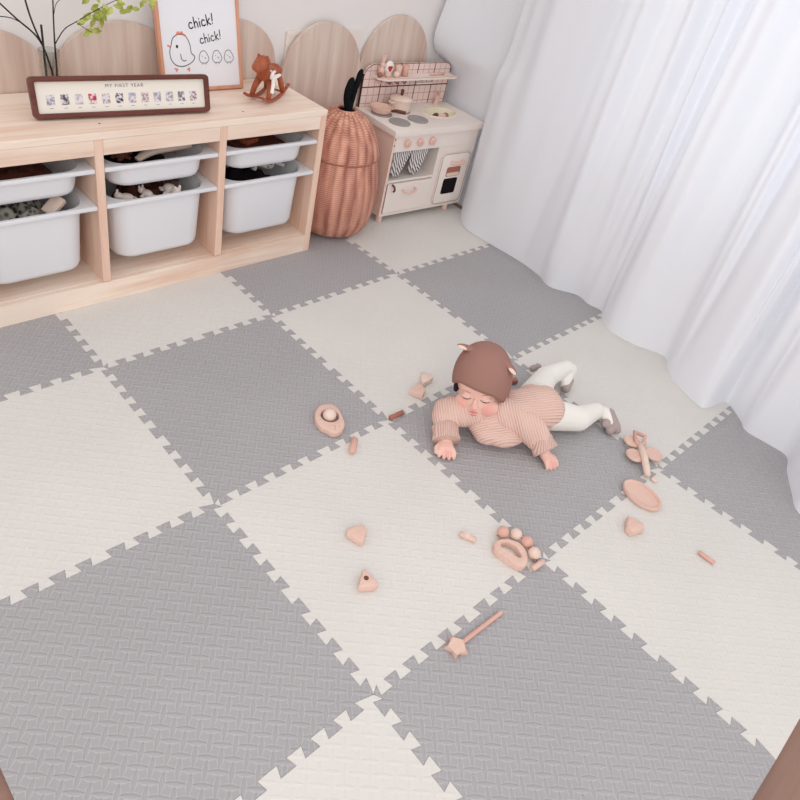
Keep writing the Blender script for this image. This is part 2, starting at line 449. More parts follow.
def uedge(i, j):   # from (i,j) east to (i+1,j); first tab toward north
    P, Q = corner(i, j), corner(i + 1, j)
    if j in (-2, 2): return [P, Q]
    if (i, j, 'u') not in edges: edges[(i, j, 'u')] = tooth_line(P, Q)
    return edges[(i, j, 'u')]
def inset(pts, g):
    out = []; n = len(pts)
    for k in range(n):
        a, b_, c = pts[k - 1], pts[k], pts[(k + 1) % n]
        d1 = (b_ - a).normalized(); d2 = (c - b_).normalized()
        n1 = V((-d1.y, d1.x, 0)); n2 = V((-d2.y, d2.x, 0))
        m_ = (n1 + n2)
        if m_.length < 1e-4: m_ = n1
        m_.normalize(); s = max(.35, m_.dot(n1)); out.append(b_ + m_ * g / s)
    return out
TL = {
 (-1, -2): 'gray foam tile at the far left edge, running under the pine storage unit',
 (0, -2): 'cream foam tile along the pine storage unit, below the middle tubs',
 (1, -2): 'gray foam tile between the right end of the pine unit and the wicker basket',
 (2, -2): 'cream foam tile that the toy kitchen stands on',
 (-1, -1): 'large cream foam tile at the left edge of the picture, nothing on it',
 (0, -1): 'gray foam tile with the wooden ring-and-ball rattle on it',
 (1, -1): 'cream foam tile behind the baby, with two small half-round blocks on it',
 (2, -1): 'gray foam tile next to the curtain hem behind the baby',
 (-1, 0): 'gray foam tile filling the lower left corner, nothing on it',
 (0, 0): 'cream foam tile in the middle with wedge blocks and the end of the bead rattle',
 (1, 0): 'gray foam tile the baby is lying on',
 (2, 0): 'cream foam tile under the baby\'s feet, partly covered by the curtain hem',
 (-1, 1): 'cream foam tile at the bottom edge between two gray tiles',
 (0, 1): 'gray foam tile at the bottom with the star wand lying on it',
 (1, 1): 'cream foam tile at the lower right with the oval wooden dish on it',
 (2, 1): 'gray foam tile at the right edge in front of the curtain'}
for (i, j), lab in TL.items():
    west = vedge(i, j); east = vedge(i + 1, j); north = uedge(i, j); south = uedge(i, j + 1)
    loop = list(west[:-1]) + list(south[:-1]) + list(reversed(east))[:-1] + list(reversed(north))[:-1]
    loop = inset(loop, .0003)
    c = (corner(i, j) + corner(i + 1, j + 1)) / 2
    bm = B(); lo = [bm.verts.new((p.x - c.x, p.y - c.y, -.012)) for p in loop]; hi = [bm.verts.new((p.x - c.x, p.y - c.y, 0)) for p in loop]
    f1 = bm.faces.new(hi); f2 = bm.faces.new(lo[::-1]); side = []
    for k in range(len(loop)):
        q = (k + 1) % len(loop); f = bm.faces.new((lo[k], lo[q], hi[q], hi[k])); f.material_index = 1
    bm.normal_update()
    bmesh.ops.triangulate(bm, faces=[f1, f2], quad_method='BEAUTY', ngon_method='EAR_CLIP')
    g = (i + j) % 2 != 0
    o = finish('foam_tile', bm, ['gray', 'foam_side_g'] if g else ['cream', 'foam_side_c'])
    o.location = (c.x, c.y, 0)
    tag(o, lab, 'floor tile', 'interlocking foam floor tiles')

# ------------------------------------------------------------------ arched wall panels
def arch_panel(x0, x1, top, y0, label, z0=.0, squash=.85, join=None, mat='ash', leanbot=0):
    cx, hw = (x0 + x1) / 2, (x1 - x0) / 2; hh = hw * squash
    pts = [(-hw, z0), (hw, z0)]
    for k in range(0, 25):
        a = PI * k / 24; pts.append((hw * math.cos(a), top - hh + hh * math.sin(a)))
    bm = B(); prism(bm, pts, 0, .014, .002)
    for v in bm.verts: v.co = V((v.co.x, -v.co.z + leanbot * v.co.y, v.co.y))
    o = finish('arched_panel', bm, mat, None, True, (cx, y0, 0), 30)
    return tag(o, label, 'wall panel', 'arched wooden panels along the wall')
arch_panel(-.27, .178, .742, 1.256, 'arched wooden wall panel at the far left, behind the glass vase', squash=.62)
arch_panel(.190, .615, .750, 1.256, 'arched wooden wall panel between the glass vase and the chick drawing', squash=.78)
arch_panel(.665, 1.003, .754, 1.256, 'arched wooden wall panel between the chick drawing and the rocking horse', squash=.95)
arch_panel(1.022, 1.424, .753, 1.240, 'tall round-topped wooden panel behind the wicker basket', squash=1.1)
arch_panel(1.427, 1.835, .772, 1.258, 'round-topped wooden panel standing behind the toy kitchen', squash=1.1)
bm = B(); box(bm, -.21, .155, -.004, .004, 0, .715, .003); box(bm, -.21, .155, -.0065, -.003, .700, .715)
o = finish('back_board', bm, ['kitchen'], None, False, (1.262, 1.256, 0))
tag(o, 'pale flat board peeking out between the two round-topped panels', 'board')

# ------------------------------------------------------------------ storage unit
XL, XR, YF, YB, H = -.242, .992, .903, 1.238, .557
cab = thing('storage_unit', 'long low natural pine storage unit holding six white plastic tubs', 'storage unit', ((XL + XR) / 2, (YF + YB) / 2, 0))
OX, OY = cab.location.x, cab.location.y
def cpart(name, bm, mat='pine', bevsm=True):
    for v in bm.verts: v.co.x -= OX; v.co.y -= OY
    return finish(name, bm, mat, cab)
b = B(); box(b, XL, XR, YF - .001, YB, H - .02, H, .0015); cpart('top_board', b)

b = B(); box(b, XL + .026, XR - .026, YF + .02, YB - .01, .055, .073, .001); cpart('bottom_shelf', b)
b = B(); box(b, XL + .026, XR - .026, YF + .001, YF + .019, .0, .071, .001); cpart('plinth', b)
b = B(); box(b, XL + .026, XR - .026, YB - .008, YB - .002, .02, H - .022); cpart('back_board', b)
for x in (XL, XR - .026):
    b = B(); box(b, x, x + .026, YF, YB, 0, H - .0205, .0015); cpart('side_panel', b, 'pine_v')
DV = (.152, .560)
for x in DV:
    b = B(); box(b, x, x + .026, YF + .0005, YB - .01, .0735, H - .0205, .0015); cpart('divider', b, 'pine_v')
cols = [(XL + .026, DV[0]), (DV[0] + .026, DV[1]), (DV[1] + .026, XR - .026)]
RZ, RD = .447, .332      # rim heights (shallow, deep)
for a, c in cols:
    b = B(); box(b, a + .0003, c - .0003, YF + .0004, YF + .018, H - .066, H - .0205, .001); cpart('top_rail', b)
for x, y in ((.198, .965), (.675, .955)):
    b = B(); cyl(b, (x, y), .0032, H, H + .0006, 12); cpart('screw', b, 'metal_hook')
for a, c in cols:
    for z in (RZ, RD):
        for side, x in ((0, a), (1, c)):
            b = B(); x0 = a if side == 0 else c - .007
            box(b, x0, x0 + .007, YF + .008, YB - .03, z - .011, z - .003, .001); cpart('runner', b, 'tub')
def tub(label, a, c, zr, zb, group):
    cx = (a + c) / 2; hw = (c - a) / 2 - .0015; y0, y1 = YF + .004, YB - .02; cy = (y0 + y1) / 2; hy_ = (y1 - y0) / 2
    t_ = thing('storage_tub', label, 'tub', (cx, cy, zb), 0, group)
    d = zr - zb; bw = hw - .027      # tub body half width at the rim
    tp = .005 + .035 * d
    bm = B(); rings = []
    prof = [(bw - tp - .02, hy_ - .016 - .02, 0.0, .05), (bw - tp - .006, hy_ - .016 - .006, .006, .055), (bw - tp, hy_ - .016, .02, .06),
            (bw, hy_ - .012, d - .004, .062), (bw + .003, hy_ - .006, d, .062)]
    prof += [(bw - .001, hy_ - .014, d - .003, .06), (bw - tp - .003, hy_ - .020, .02, .056), (bw - tp - .012, hy_ - .030, .005, .05)]
    for hx_, hh_, z, r in prof: rings.append([bm.verts.new((p[0], p[1], z)) for p in superell(0, 0, hx_, hh_, r, 7)])
    for p, q in zip(rings, rings[1:]):
        n = len(p)
        for i in range(n): bm.faces.new((p[i], p[(i + 1) % n], q[(i + 1) % n], q[i]))
    bm.faces.new(rings[0][::-1]); bm.faces.new(rings[-1])
    finish('tub_body', bm, 'tub', t_, True, None, 50)
    # rim: rounded inner opening, wings out to the runners
    bm = B(); inn = superell(0, 0, bw + .001, hy_ - .008, .062, 7); n = len(inn)
    out = superell(0, 0, hw, hy_, .006, 7)
    layers = []
    for pts_, z in ((inn, d - .001), (inn, d + .004), (out, d + .004), (out, d - .001)):
        layers.append([bm.verts.new((p[0], p[1], z)) for p in pts_])
    for p, q in zip(layers, layers[1:] + layers[:1]):
        for i in range(n): bm.faces.new((p[i], p[(i + 1) % n], q[(i + 1) % n], q[i]))
    # drooping lip in front and at back
    for s in (-1, 1):
        box(bm, -hw, hw, s * hy_ - .0015, s * hy_ + .0015, d - .0090, d + .0035, .001)
    finish('tub_rim', bm, 'tub', t_, True, None, 40)
    return t_
gname = 'white tubs in the storage unit'
ctub = []
names = [('left', 'empty-looking'), ('middle', ''), ('right', '')]
tub('shallow white plastic tub in the top left bay, nearly empty', *cols[0], RZ, .369, gname)
tub('shallow white plastic tub in the top middle bay, toys poking over the rim', *cols[1], RZ, .369, gname)
tub('shallow white plastic tub in the top right bay, next to the wicker basket side', *cols[2], RZ, .369, gname)
tub('deep white plastic tub in the left bay, filled with gray printed cloth', *cols[0], RD, .121, gname)
tub('deep white plastic tub in the middle bay, filled with soft toys', *cols[1], RD, .121, gname)
tub('deep white plastic tub in the right bay, filled with black cloth', *cols[2], RD, .121, gname)

# contents of the tubs
M['plush_brown'] = bump_noise(new_mat('brown_plush', srgb(96, 58, 50), .95, .05), 200, .5)
M['plush_white'] = bump_noise(new_mat('white_plush', srgb(232, 218, 210), .95, .05), 200, .4)
M['plush_black'] = bump_noise(new_mat('black_plush', srgb(34, 28, 30), .95, .05), 200, .5)
M['red'] = new_mat('red_felt', srgb(196, 66, 72), .9, .05)
M['camo'] = new_mat('gray_print_cloth', srgb(120, 118, 108), .95, .05)
t = NT(M['camo']); tc = t.node('ShaderNodeTexCoord'); nz = t.node('ShaderNodeTexVoronoi', inp={'Scale': 55.0}); t.link(tc.outputs['Object'], nz.inputs['Vector'])
r = t.node('ShaderNodeValToRGB'); r.color_ramp.elements[0].color = srgb(60, 58, 52); r.color_ramp.elements[1].color = srgb(190, 186, 176); r.color_ramp.elements[0].position = .25; r.color_ramp.elements[1].position = .6
t.link(nz.outputs['Distance'], r.inputs['Fac']); t.link(r.outputs['Color'], t.b.inputs['Base Color'])
def cloth_heap(cx, cy, zb, hx_, hy_, ht, mat, label, name='folded_cloth', seed=0, cat='cloth'):
    bm = B(); N = 22; top = {}
    for i in range(N + 1):
        for j in range(N + 1):
            u, v = i / N * 2 - 1, j / N * 2 - 1
            e = max(0, 1 - max(abs(u), abs(v)) ** 6)
            z = ht * (.72 + .35 * noise.noise(V((u * 2.2 + seed, v * 2.2, seed)))) * e + .012 * noise.noise(V((u * 7, v * 7, seed))) * e
            q = 1 - .26 * (abs(u) * abs(v)) ** 2
            top[i, j] = bm.verts.new((u * hx_ * q, v * hy_ * q, max(z, .001)))
    for i in range(N):
        for j in range(N): bm.faces.new((top[i, j], top[i + 1, j], top[i + 1, j + 1], top[i, j + 1]))
    bt = [bm.verts.new((u * hx_ * .85, v * hy_ * .85, 0)) for u, v in ((-1, -1), (1, -1), (1, 1), (-1, 1))]
    bm.faces.new(bt[::-1])
    o = finish(name, bm, mat, None, True, (cx, cy, zb)); return tag(o, label, cat)
def mid(k): return (cols[k][0] + cols[k][1]) / 2
CY = (YF + YB) / 2 - .008
cloth_heap(mid(0), CY, .1285, .120, .105, .232, 'camo', 'gray and white printed cloth heaped in the deep left tub', seed=3)
bm = B(); box(bm, -.032, .032, -.020, .020, 0, .009, .004); box(bm, -.032, .032, -.020, .020, .0095, .018, .004)
o = finish('folded_pouch', bm, 'toy_pale', None, True, (mid(0) + .085, YF + .075, .318), 40); o.rotation_euler = (.35, -.6, .3)
tag(o, 'beige folded cloth pouch on top of the printed cloth in the left tub', 'pouch')
cloth_heap(mid(0) + .02, CY, .376, .105, .10, .050, 'brownhandle', 'flat dark brown cloth at the bottom of the shallow left tub', seed=9)
# middle deep tub: brown plush with white paws and a white doll with red mouth
cloth_heap(mid(1), CY, .1285, .118, .102, .222, 'plush_brown', 'dark brown plush blanket filling the deep middle tub', 'plush_blanket', seed=5, cat='blanket')
def plush(name, label, loc, rz, body, belly, mouth=None, s=1.0):
    t_ = thing(name, label, 'soft toy', loc, rz)
    bm = B(); ball(bm, (0, 0, .022 * s), (.042 * s, .028 * s, .024 * s)); ball(bm, (.045 * s, 0, .028 * s), (.024 * s, .024 * s, .022 * s))
    ball(bm, (-.035 * s, .022 * s, .012 * s), (.022 * s, .010 * s, .010 * s)); ball(bm, (-.035 * s, -.022 * s, .012 * s), (.022 * s, .010 * s, .010 * s))
    ball(bm, (.01 * s, .03 * s, .012 * s), (.012 * s, .02 * s, .009 * s)); ball(bm, (.01 * s, -.03 * s, .012 * s), (.012 * s, .02 * s, .009 * s))
    remeshed('body', bm, .003 * s, 6, body, t_)
    bm = B(); ball(bm, (.052 * s, .014 * s, .048 * s), (.008 * s, .006 * s, .013 * s), 12); finish('ear', bm, belly, t_, True)
    bm = B(); ball(bm, (.052 * s, -.014 * s, .048 * s), (.008 * s, .006 * s, .013 * s), 12); finish('ear', bm, belly, t_, True)
    if mouth: bm = B(); ball(bm, (.064 * s, 0, .030 * s), (.008 * s, .010 * s, .007 * s), 12); finish('nose', bm, mouth, t_, True)
    return t_
plush('plush_animal', 'white soft toy with a red nose at the right of the middle tub', (mid(1) + .055, YF + .070, .304), -1.4, 'plush_white', 'plush_white', 'red', .68)
plush('plush_animal', 'brown soft toy lying at the right end of the middle tub', (mid(1) + .092, YF + .150, .306), .5, 'plush_brown', 'plush_brown', None, .75)
plush('plush_animal', 'pale soft toy lying at the left end of the middle deep tub', (mid(1) - .095, YF + .070, .302), 2.6, 'plush_white', 'plush_white', None, .55)
plush('plush_animal', 'small pale soft toy in the centre of the middle deep tub', (mid(1) - .025, YF + .070, .304), 1.9, 'plush_white', 'plush_white', None, .52)
# middle shallow tub
cloth_heap(mid(1) - .03, CY, .376, .105, .10, .068, 'plush_black', 'black cloth in the shallow middle tub', seed=12)
bm = B(); pts = catmull([(-.10, -.01, .0), (-.04, .005, .022), (.03, .0, .032), (.09, -.005, .033)], 6); tube(bm, pts, [.008 + .011 * math.sin(k / (len(pts) - 1) * PI * .9 + .25) for k in range(len(pts))], 12)
for v in bm.verts: v.co.z *= .7
o = finish('sun_hat', bm, 'toy_pale', None, True, (mid(1) + .045, YF + .085, .430))
tag(o, 'rolled beige cloth hat sticking out of the shallow middle tub', 'hat')
plush('plush_animal', 'small dark brown soft toy at the left of the shallow middle tub', (mid(1) - .10, YF + .080, .438), .4, 'plush_brown', 'plush_brown', None, .6)
# right tubs
bm = B(); box(bm, -.10, .10, -.10, .09, 0, .046, .004); box(bm, -.098, .098, -.098, .092, .004, .042)
o = finish('wooden_box', bm, 'walnut', None, False, (mid(2), CY, .3785)); o.rotation_euler = (0, 0, .05)
tag(o, 'flat brown wooden box inside the shallow right tub', 'box')
bm = B(); box(bm, -.03, .03, -.02, .02, 0, .016, .003); o = finish('toy_block', bm, 'horse', None, False, (mid(2) - .03, CY - .05, .4250)); o.rotation_euler = (0, 0, .3)
tag(o, 'small orange-brown wooden block on the box in the shallow right tub', 'block')
cloth_heap(mid(2), CY, .1285, .120, .105, .232, 'plush_black', 'black cloth heaped in the deep right tub', seed=21)
bm = B(); pts = catmull([(-.05, 0, 0), (-.02, .012, .012), (.015, -.004, .005), (.05, .010, .010), (.08, -.006, .002)], 6); tube(bm, pts, [.006, *([.010] * (len(pts) - 2)), .006], 8)
o = finish('twisted_scarf', bm, 'camo', None, True, (mid(2) + .02, YF + .07, .342)); tag(o, 'gray patterned scarf on the black cloth in the deep right tub', 'scarf')

# ------------------------------------------------------------------ things on the unit
def text_mesh(name, body, size, mat, parent, loc, rot=(PI / 2, 0, 0), thick=.0002, sx=1):
    cu = bpy.data.curves.new(name + '_c', 'FONT'); cu.body = body; cu.size = size; cu.align_x = 'CENTER'; cu.extrude = thick; cu.space_character = 1.25
    o = bpy.data.objects.new(name + '_c', cu); COL.objects.link(o)
    dg = bpy.context.evaluated_depsgraph_get(); dg.update()
    me = bpy.data.meshes.new_from_object(o.evaluated_get(dg)); bpy.data.objects.remove(o); bpy.data.curves.remove(cu)
    me.transform(Matrix.Diagonal((sx, 1, 1, 1))); me.materials.clear(); me.materials.append(M[mat])
    q = bpy.data.objects.new(name, me); COL.objects.link(q); q.parent = parent; q.location = loc; q.rotation_euler = rot
    return q
# photo strip frame (local: x along, y depth (back +), z up), leaning back
FX0, FY0, FX1, FY1 = .041, 1.026, .561, .974
fang = math.atan2(FY1 - FY0, FX1 - FX0); FW = math.hypot(FX1 - FX0, FY1 - FY0); FH = .108
fr = thing('photo_frame', 'long walnut frame with twelve tiny baby photos titled MY FIRST YEAR', 'photo frame', ((FX0 + FX1) / 2, (FY0 + FY1) / 2, H), fang)
LEAN = math.radians(14)
def lean(bm, a=LEAN, dz=.0035):
    R_ = Matrix.Rotation(-a, 4, 'X')
    for v in bm.verts: v.co = R_ @ v.co + V((0, 0, dz))
    return bm
def xz_prism(bm, out, hole, y0, y1, bev):
    prism(bm, out, 0, 1e-9 + (y1 - y0), bev, 2, hole)
    for v in bm.verts: v.co = V((v.co.x, y1 - v.co.z, v.co.y))
b = B(); xz_prism(b, superell(0, FH / 2, FW / 2, FH / 2, .012), superell(0, FH / 2, FW / 2 - .014, FH / 2 - .013, .005), -.012, .012, .002)
lean(b); finish('frame_border', b, 'walnut', fr, True, None, 30)
b = B(); box(b, -FW / 2 + .012, FW / 2 - .012, -.001, .004, .011, FH - .011); lean(b); finish('mat_board', b, 'matboard', fr)
R_ = Matrix.Rotation(-LEAN, 4, 'X')
def onb(x, z, y=-.0015): return R_ @ V((x, y, z)) + V((0, 0, .0035))
text_mesh('title_text', 'MY FIRST YEAR', .0125, 'ink_soft', fr, onb(0, FH - .031), (PI / 2 - LEAN, 0, 0), .0002, 1.1)
photo_cols = [(150, 150, 165), (90, 86, 92), (190, 180, 190), (190, 60, 80), (176, 150, 160), (70, 66, 80), (170, 168, 186), (180, 140, 146), (160, 156, 168), (160, 160, 172), (120, 118, 126), (150, 110, 120)]
for k in range(12):
    m = new_mat('photo_print', srgb(*photo_cols[k]), .6, .2); t = NT(m)
    tc = t.node('ShaderNodeTexCoord'); nz = t.node('ShaderNodeTexNoise', inp={'Scale': 130.0, 'Detail': 2.0}); t.link(tc.outputs['Object'], nz.inputs['Vector'])
    mp = t.node('ShaderNodeMapping'); mp.inputs['Location'].default_value = (k * .37, k * .11, k); t.link(tc.outputs['Object'], mp.inputs[0]); t.link(mp.outputs[0], nz.inputs['Vector'])
    r = t.node('ShaderNodeValToRGB'); r.color_ramp.elements[0].position = .42; r.color_ramp.elements[1].position = .58
    r.color_ramp.elements[0].color = srgb(*photo_cols[k]); r.color_ramp.elements[1].color = srgb(226, 220, 226)
    t.link(nz.outputs['Fac'], r.inputs['Fac']); t.link(r.outputs['Color'], t.b.inputs['Base Color'])
    x = (k - 5.5) * .0382
    b = B(); box(b, x - .0108, x + .0108, -.0022, -.0009, .034, .061); lean(b); p_ = finish('photo', b, m, fr)
    b = B(); box(b, x - .005, x + .005, -.0016, -.0009, .0250, .0260); lean(b); finish('caption', b, 'ink_soft', fr)
# easel foot so that it stands
b = B(); box(b, -.04, .04, .030, .034, 0, .07, .001); finish('stand', b, 'walnut', fr)

# chick poster
PX0, PX1, PY = .497, .805, 1.152
PW, PH = .304, .292
LP = math.radians(13)
po = thing('framed_drawing', 'oak framed drawing of a hen and three chicks with the words chick! chick!', 'framed drawing', ((PX0 + PX1) / 2, PY, H), 0.0)
def plean(bm): return lean(bm, LP, .003)
b = B(); xz_prism(b, superell(0, PH / 2, PW / 2, PH / 2, .002, 2), superell(0, PH / 2, PW / 2 - .011, PH / 2 - .011, .001, 2), -.006, .014, .001)
plean(b); finish('frame_border', b, 'oakframe', po, True, None, 30)
b = B(); box(b, -PW / 2 + .009, PW / 2 - .009, .000, .008, .009, PH - .009); plean(b); finish('paper_sheet', b, 'paper', po)
RP = Matrix.Rotation(-LP, 4, 'X')
def strokes(name, lines, mat, r, parent):
    bm = B()
    for ln in lines:
        pts = [V((x, -.0006, z)) for x, z in ln]
        if len(pts) > 2: pts = catmull(pts, 5)
        # flat ribbon stroke with rounded ends
        L_, R2 = [], []
        for i, p in enumerate(pts):
            d = (pts[min(i + 1, len(pts) - 1)] - pts[max(i - 1, 0)]); d = d.normalized() if d.length > 0 else V((1, 0, 0))
            n = V((-d.z, 0, d.x)) * r; L_.append(bm.verts.new(p + n)); R2.append(bm.verts.new(p - n))
        for i in range(len(pts) - 1): bm.faces.new((L_[i], L_[i + 1], R2[i + 1], R2[i]))
        for p in (pts[0], pts[-1]):
            c_ = [bm.verts.new(p + V((r * math.cos(a * PI / 4), -.0001, r * math.sin(a * PI / 4)))) for a in range(8)]; bm.faces.new(c_)
    plean(bm); return finish(name, bm, mat, parent)
def word(x, z, s, rot):
    G = {  # letters of "chick!" in unit boxes
     'c': ([[(.55, .62), (.3, .72), (.08, .45), (.12, .12), (.38, .0), (.62, .12)]], .80),
     'h': ([[(.12, 1.25), (.10, .6), (.12, 0)], [(.12, .45), (.35, .68), (.55, .5), (.58, .0)]], .78),
     'i': ([[(.12, .62), (.12, 0)], [(.12, .92), (.13, .96)]], .36),
     'k': ([[(.1, 1.2), (.1, 0)], [(.55, .72), (.14, .35)], [(.14, .36), (.6, .0)]], .78),
     '!': ([[(.22, 1.25), (.14, .38)], [(.1, .06), (.11, .10)]], .3)}
    out = []; cx = 0
    for ch in 'chick!':
        st, w_ = G[ch]
        for ln in st:
            out.append([(x + s * ((px + cx) * math.cos(rot) - pz * math.sin(rot)), z + s * ((px + cx) * math.sin(rot) + pz * math.cos(rot))) for px, pz in ln])
        cx += w_
    return out
# paper coordinates: x -.152..152, z 0..H
def px2(u, v): # u,v in poster fractions (0 left..1 right, 0 top..1 bottom)
    return (-PW / 2 + PW * u, PH * (1 - v))
wx, wz = px2(.375, .365); strokes('word_top', word(wx, wz, .0245, .16), 'ink', .0019, po)
wx, wz = px2(.495, .515); strokes('word_bottom', word(wx, wz, .0215, .17), 'ink', .0016, po)
def frac(l): return [px2(u, v) for u, v in l]
def hen(l): return frac([(.125 + (u - .145) * .88, .415 + (v - .375) * .84) for u, v in l])
strokes('hen_outline', [hen([(.17, .50), (.20, .42), (.28, .375), (.37, .40), (.42, .50), (.43, .60), (.47, .64), (.46, .685), (.40, .73), (.30, .76), (.20, .735), (.15, .66), (.145, .57), (.17, .50)]),
                        hen([(.285, .61), (.29, .665), (.32, .695), (.35, .69)])], 'ink', .0012, po)
strokes('hen_eye', [hen([(.245, .515), (.245, .525)])], 'ink', .0040, po)
strokes('hen_comb', [hen([(.25, .385), (.275, .350), (.30, .375), (.32, .350), (.34, .375), (.37, .395)])], 'coral', .0026, po)
strokes('hen_beak', [hen([(.125, .505), (.15, .52)])], 'coral', .0026, po)
strokes('hen_foot', [hen([(.19, .785), (.225, .795), (.205, .815)])], 'coral', .0022, po)
strokes('hen_foot', [hen([(.36, .80), (.385, .785), (.38, .82)])], 'coral', .0022, po)
for k, cxu in enumerate((.525, .69, .84)):
    cz = .655
    strokes('chick_outline', [frac([(cxu - .056, cz - .01), (cxu - .035, cz - .055), (cxu + .012, cz - .068), (cxu + .05, cz - .02), (cxu + .058, cz + .022), (cxu + .028, cz + .055), (cxu - .032, cz + .055), (cxu - .058, cz + .022), (cxu - .056, cz - .01)]),
                              frac([(cxu - .02, cz - .014), (cxu - .015, cz - .014)]), frac([(cxu + .01, cz), (cxu + .022, cz + .012)]),
                              frac([(cxu - .02, cz + .058), (cxu - .02, cz + .072)]), frac([(cxu + .02, cz + .058), (cxu + .02, cz + .072)])], 'ink_soft', .0011, po)

# vase with branches
vz = thing('glass_vase', 'clear glass vase standing behind the long walnut frame', 'vase', (.134, 1.118, H - .006 + .006))
b = B(); lathe(b, [(0, 0), (.024, 0), (.027, .004), (.0275, .08), (.0265, .135), (.028, .155), (.0262, .155), (.0245, .135), (.0255, .08), (.025, .010), (0, .008)], 28)
finish('vase_body', b, 'glass', vz, True, None, 60)
M['water'] = new_mat('vase_water', (.9, .93, .9, 1), .02); M['water'].node_tree.nodes['Principled BSDF'].inputs['Transmission Weight'].default_value = 1
br = thing('leafy_branch', 'tall dark branch with yellow-green leaves arching right from the glass vase', 'branch', (.139, 1.115, H + .012))
BX, BY, BZ = br.location
def rel(pts): return [(x - BX, y - BY, z - BZ) for x, y, z in pts]
b = B()
main = catmull([(.143, 1.115, .568), (.150, 1.115, .66), (.152, 1.115, .74), (.158, 1.115, .84), (.170, 1.118, .95), (.20, 1.12, 1.06)], 6)
tube(b, rel(main), [.0030 - .0018 * k / (len(main) - 1) for k in range(len(main))], 8)
side = catmull([(.151, 1.115, .725), (.175, 1.10, .768), (.205, 1.09, .790), (.255, 1.085, .818), (.33, 1.08, .852), (.40, 1.075, .864)], 6)
tube(b, rel(side), [.0018 - .0011 * k / (len(side) - 1) for k in range(len(side))], 6)
side2 = catmull([(.205, 1.09, .790), (.222, 1.085, .778), (.245, 1.08, .765)], 5); tube(b, rel(side2), .0008, 5)
side3 = catmull([(.156, 1.115, .80), (.17, 1.12, .83), (.205, 1.13, .845), (.26, 1.12, .87)], 5); tube(b, rel(side3), .001, 5)
finish('branch_stem', b, 'stem', br, True)
random.seed(11)
def leaf_bm(bm, p, d, up, L_, W_):
    d = V(d).normalized(); s = d.cross(V(up)).normalized(); n = s.cross(d)
    P = [(0, 0), (.12, .25), (.35, .5), (.6, .45), (.85, .2), (1, 0)]
    mid_ = [bm.verts.new(V(p) + d * L_ * a - n * .0015 * math.sin(a * PI)) for a, w_ in P]
    l_ = [bm.verts.new(V(p) + d * L_ * a + s * W_ * w_ + n * .0015) for a, w_ in P[1:-1]]
    r_ = [bm.verts.new(V(p) + d * L_ * a - s * W_ * w_ + n * .0015) for a, w_ in P[1:-1]]
    for q in (l_, r_):
        bm.faces.new((mid_[0], mid_[1], q[0]))
        for k in range(3): bm.faces.new((mid_[k + 1], mid_[k + 2], q[k + 1], q[k]))
        bm.faces.new((mid_[4], mid_[5], q[3]))
def leaf_cluster(c, k, spread=.022, L_=.026):
    for i in range(k):
        a = random.uniform(-PI, PI); dz = random.uniform(-.9, .35)
        d = (math.cos(a), math.sin(a) * .55, dz)
        p = V(c) + V((random.uniform(-1, 1) * spread, random.uniform(-1, 1) * spread * .5, random.uniform(-.6, .6) * spread))
        b = B(); leaf_bm(b, p - V((BX, BY, BZ)), d, (0, -1, .5), 1.3 * L_ * random.uniform(.75, 1.15), 1.3 * L_ * .45 * random.uniform(.85, 1.1))
        bmesh.ops.recalc_face_normals(b, faces=b.faces[:])
        finish('leaf', b, 'leaf', br, True)
leaf_cluster((.222, 1.085, .772), 3, .010, .022); leaf_cluster((.243, 1.08, .766), 3, .008, .022)
leaf_cluster((.262, 1.085, .815), 8, .020, .028); leaf_cluster((.285, 1.08, .828), 7, .020, .026)
leaf_cluster((.335, 1.08, .838), 5, .022, .026); leaf_cluster((.36, 1.078, .822), 5, .014, .022)
leaf_cluster((.400, 1.075, .850), 6, .016, .022); leaf_cluster((.235, 1.11, .86), 6, .03, .026); leaf_cluster((.24, 1.085, .795), 3, .010, .022)
b = B(); pts = catmull([(.152, 1.120, .577), (.130, 1.120, .690), (.107, 1.12, .745), (.06, 1.12, .79), (.005, 1.12, .845), (-.05, 1.12, .90)], 6)
tube(b, [(x - .15, y - 1.12, z - .577) for x, y, z in pts], [.0028 - .001 * k / (len(pts) - 1) for k in range(len(pts))], 8)
pts = catmull([(.118, 1.12, .728), (.100, 1.12, .78), (.088, 1.12, .835), (.075, 1.12, .93)], 6); tube(b, [(x - .15, y - 1.12, z - .577) for x, y, z in pts], .0024, 8)
pts = catmull([(.070, 1.12, .780), (.045, 1.12, .792), (0, 1.12, .797), (-.05, 1.12, .80)], 6); tube(b, [(x - .15, y - 1.12, z - .577) for x, y, z in pts], .0013, 6)
o = finish('bare_branch', b, 'stem', None, True, (.15, 1.12, .577)); tag(o, 'bare dark forked branch leaning left out of the glass vase', 'branch')
b = B(); tube(b, [(0, 0, 0), (0, 0, .19)], .0031, 8); o = finish('cut_twig', b, 'stem', None, True, (.119, 1.112, .587)); tag(o, 'short straight dark stem cut off just above the vase rim', 'branch')

# rocking horse
rh = thing('rocking_horse', 'small reddish wooden rocking horse figurine with a white ribbon bow', 'figurine', (.868, 1.062, H), math.atan2(1.119 - 1.0, .976 - .777) + PI); rh.scale = (1.12, 1.25, .90); rh.location.x -= .032; rh.location.y -= .010
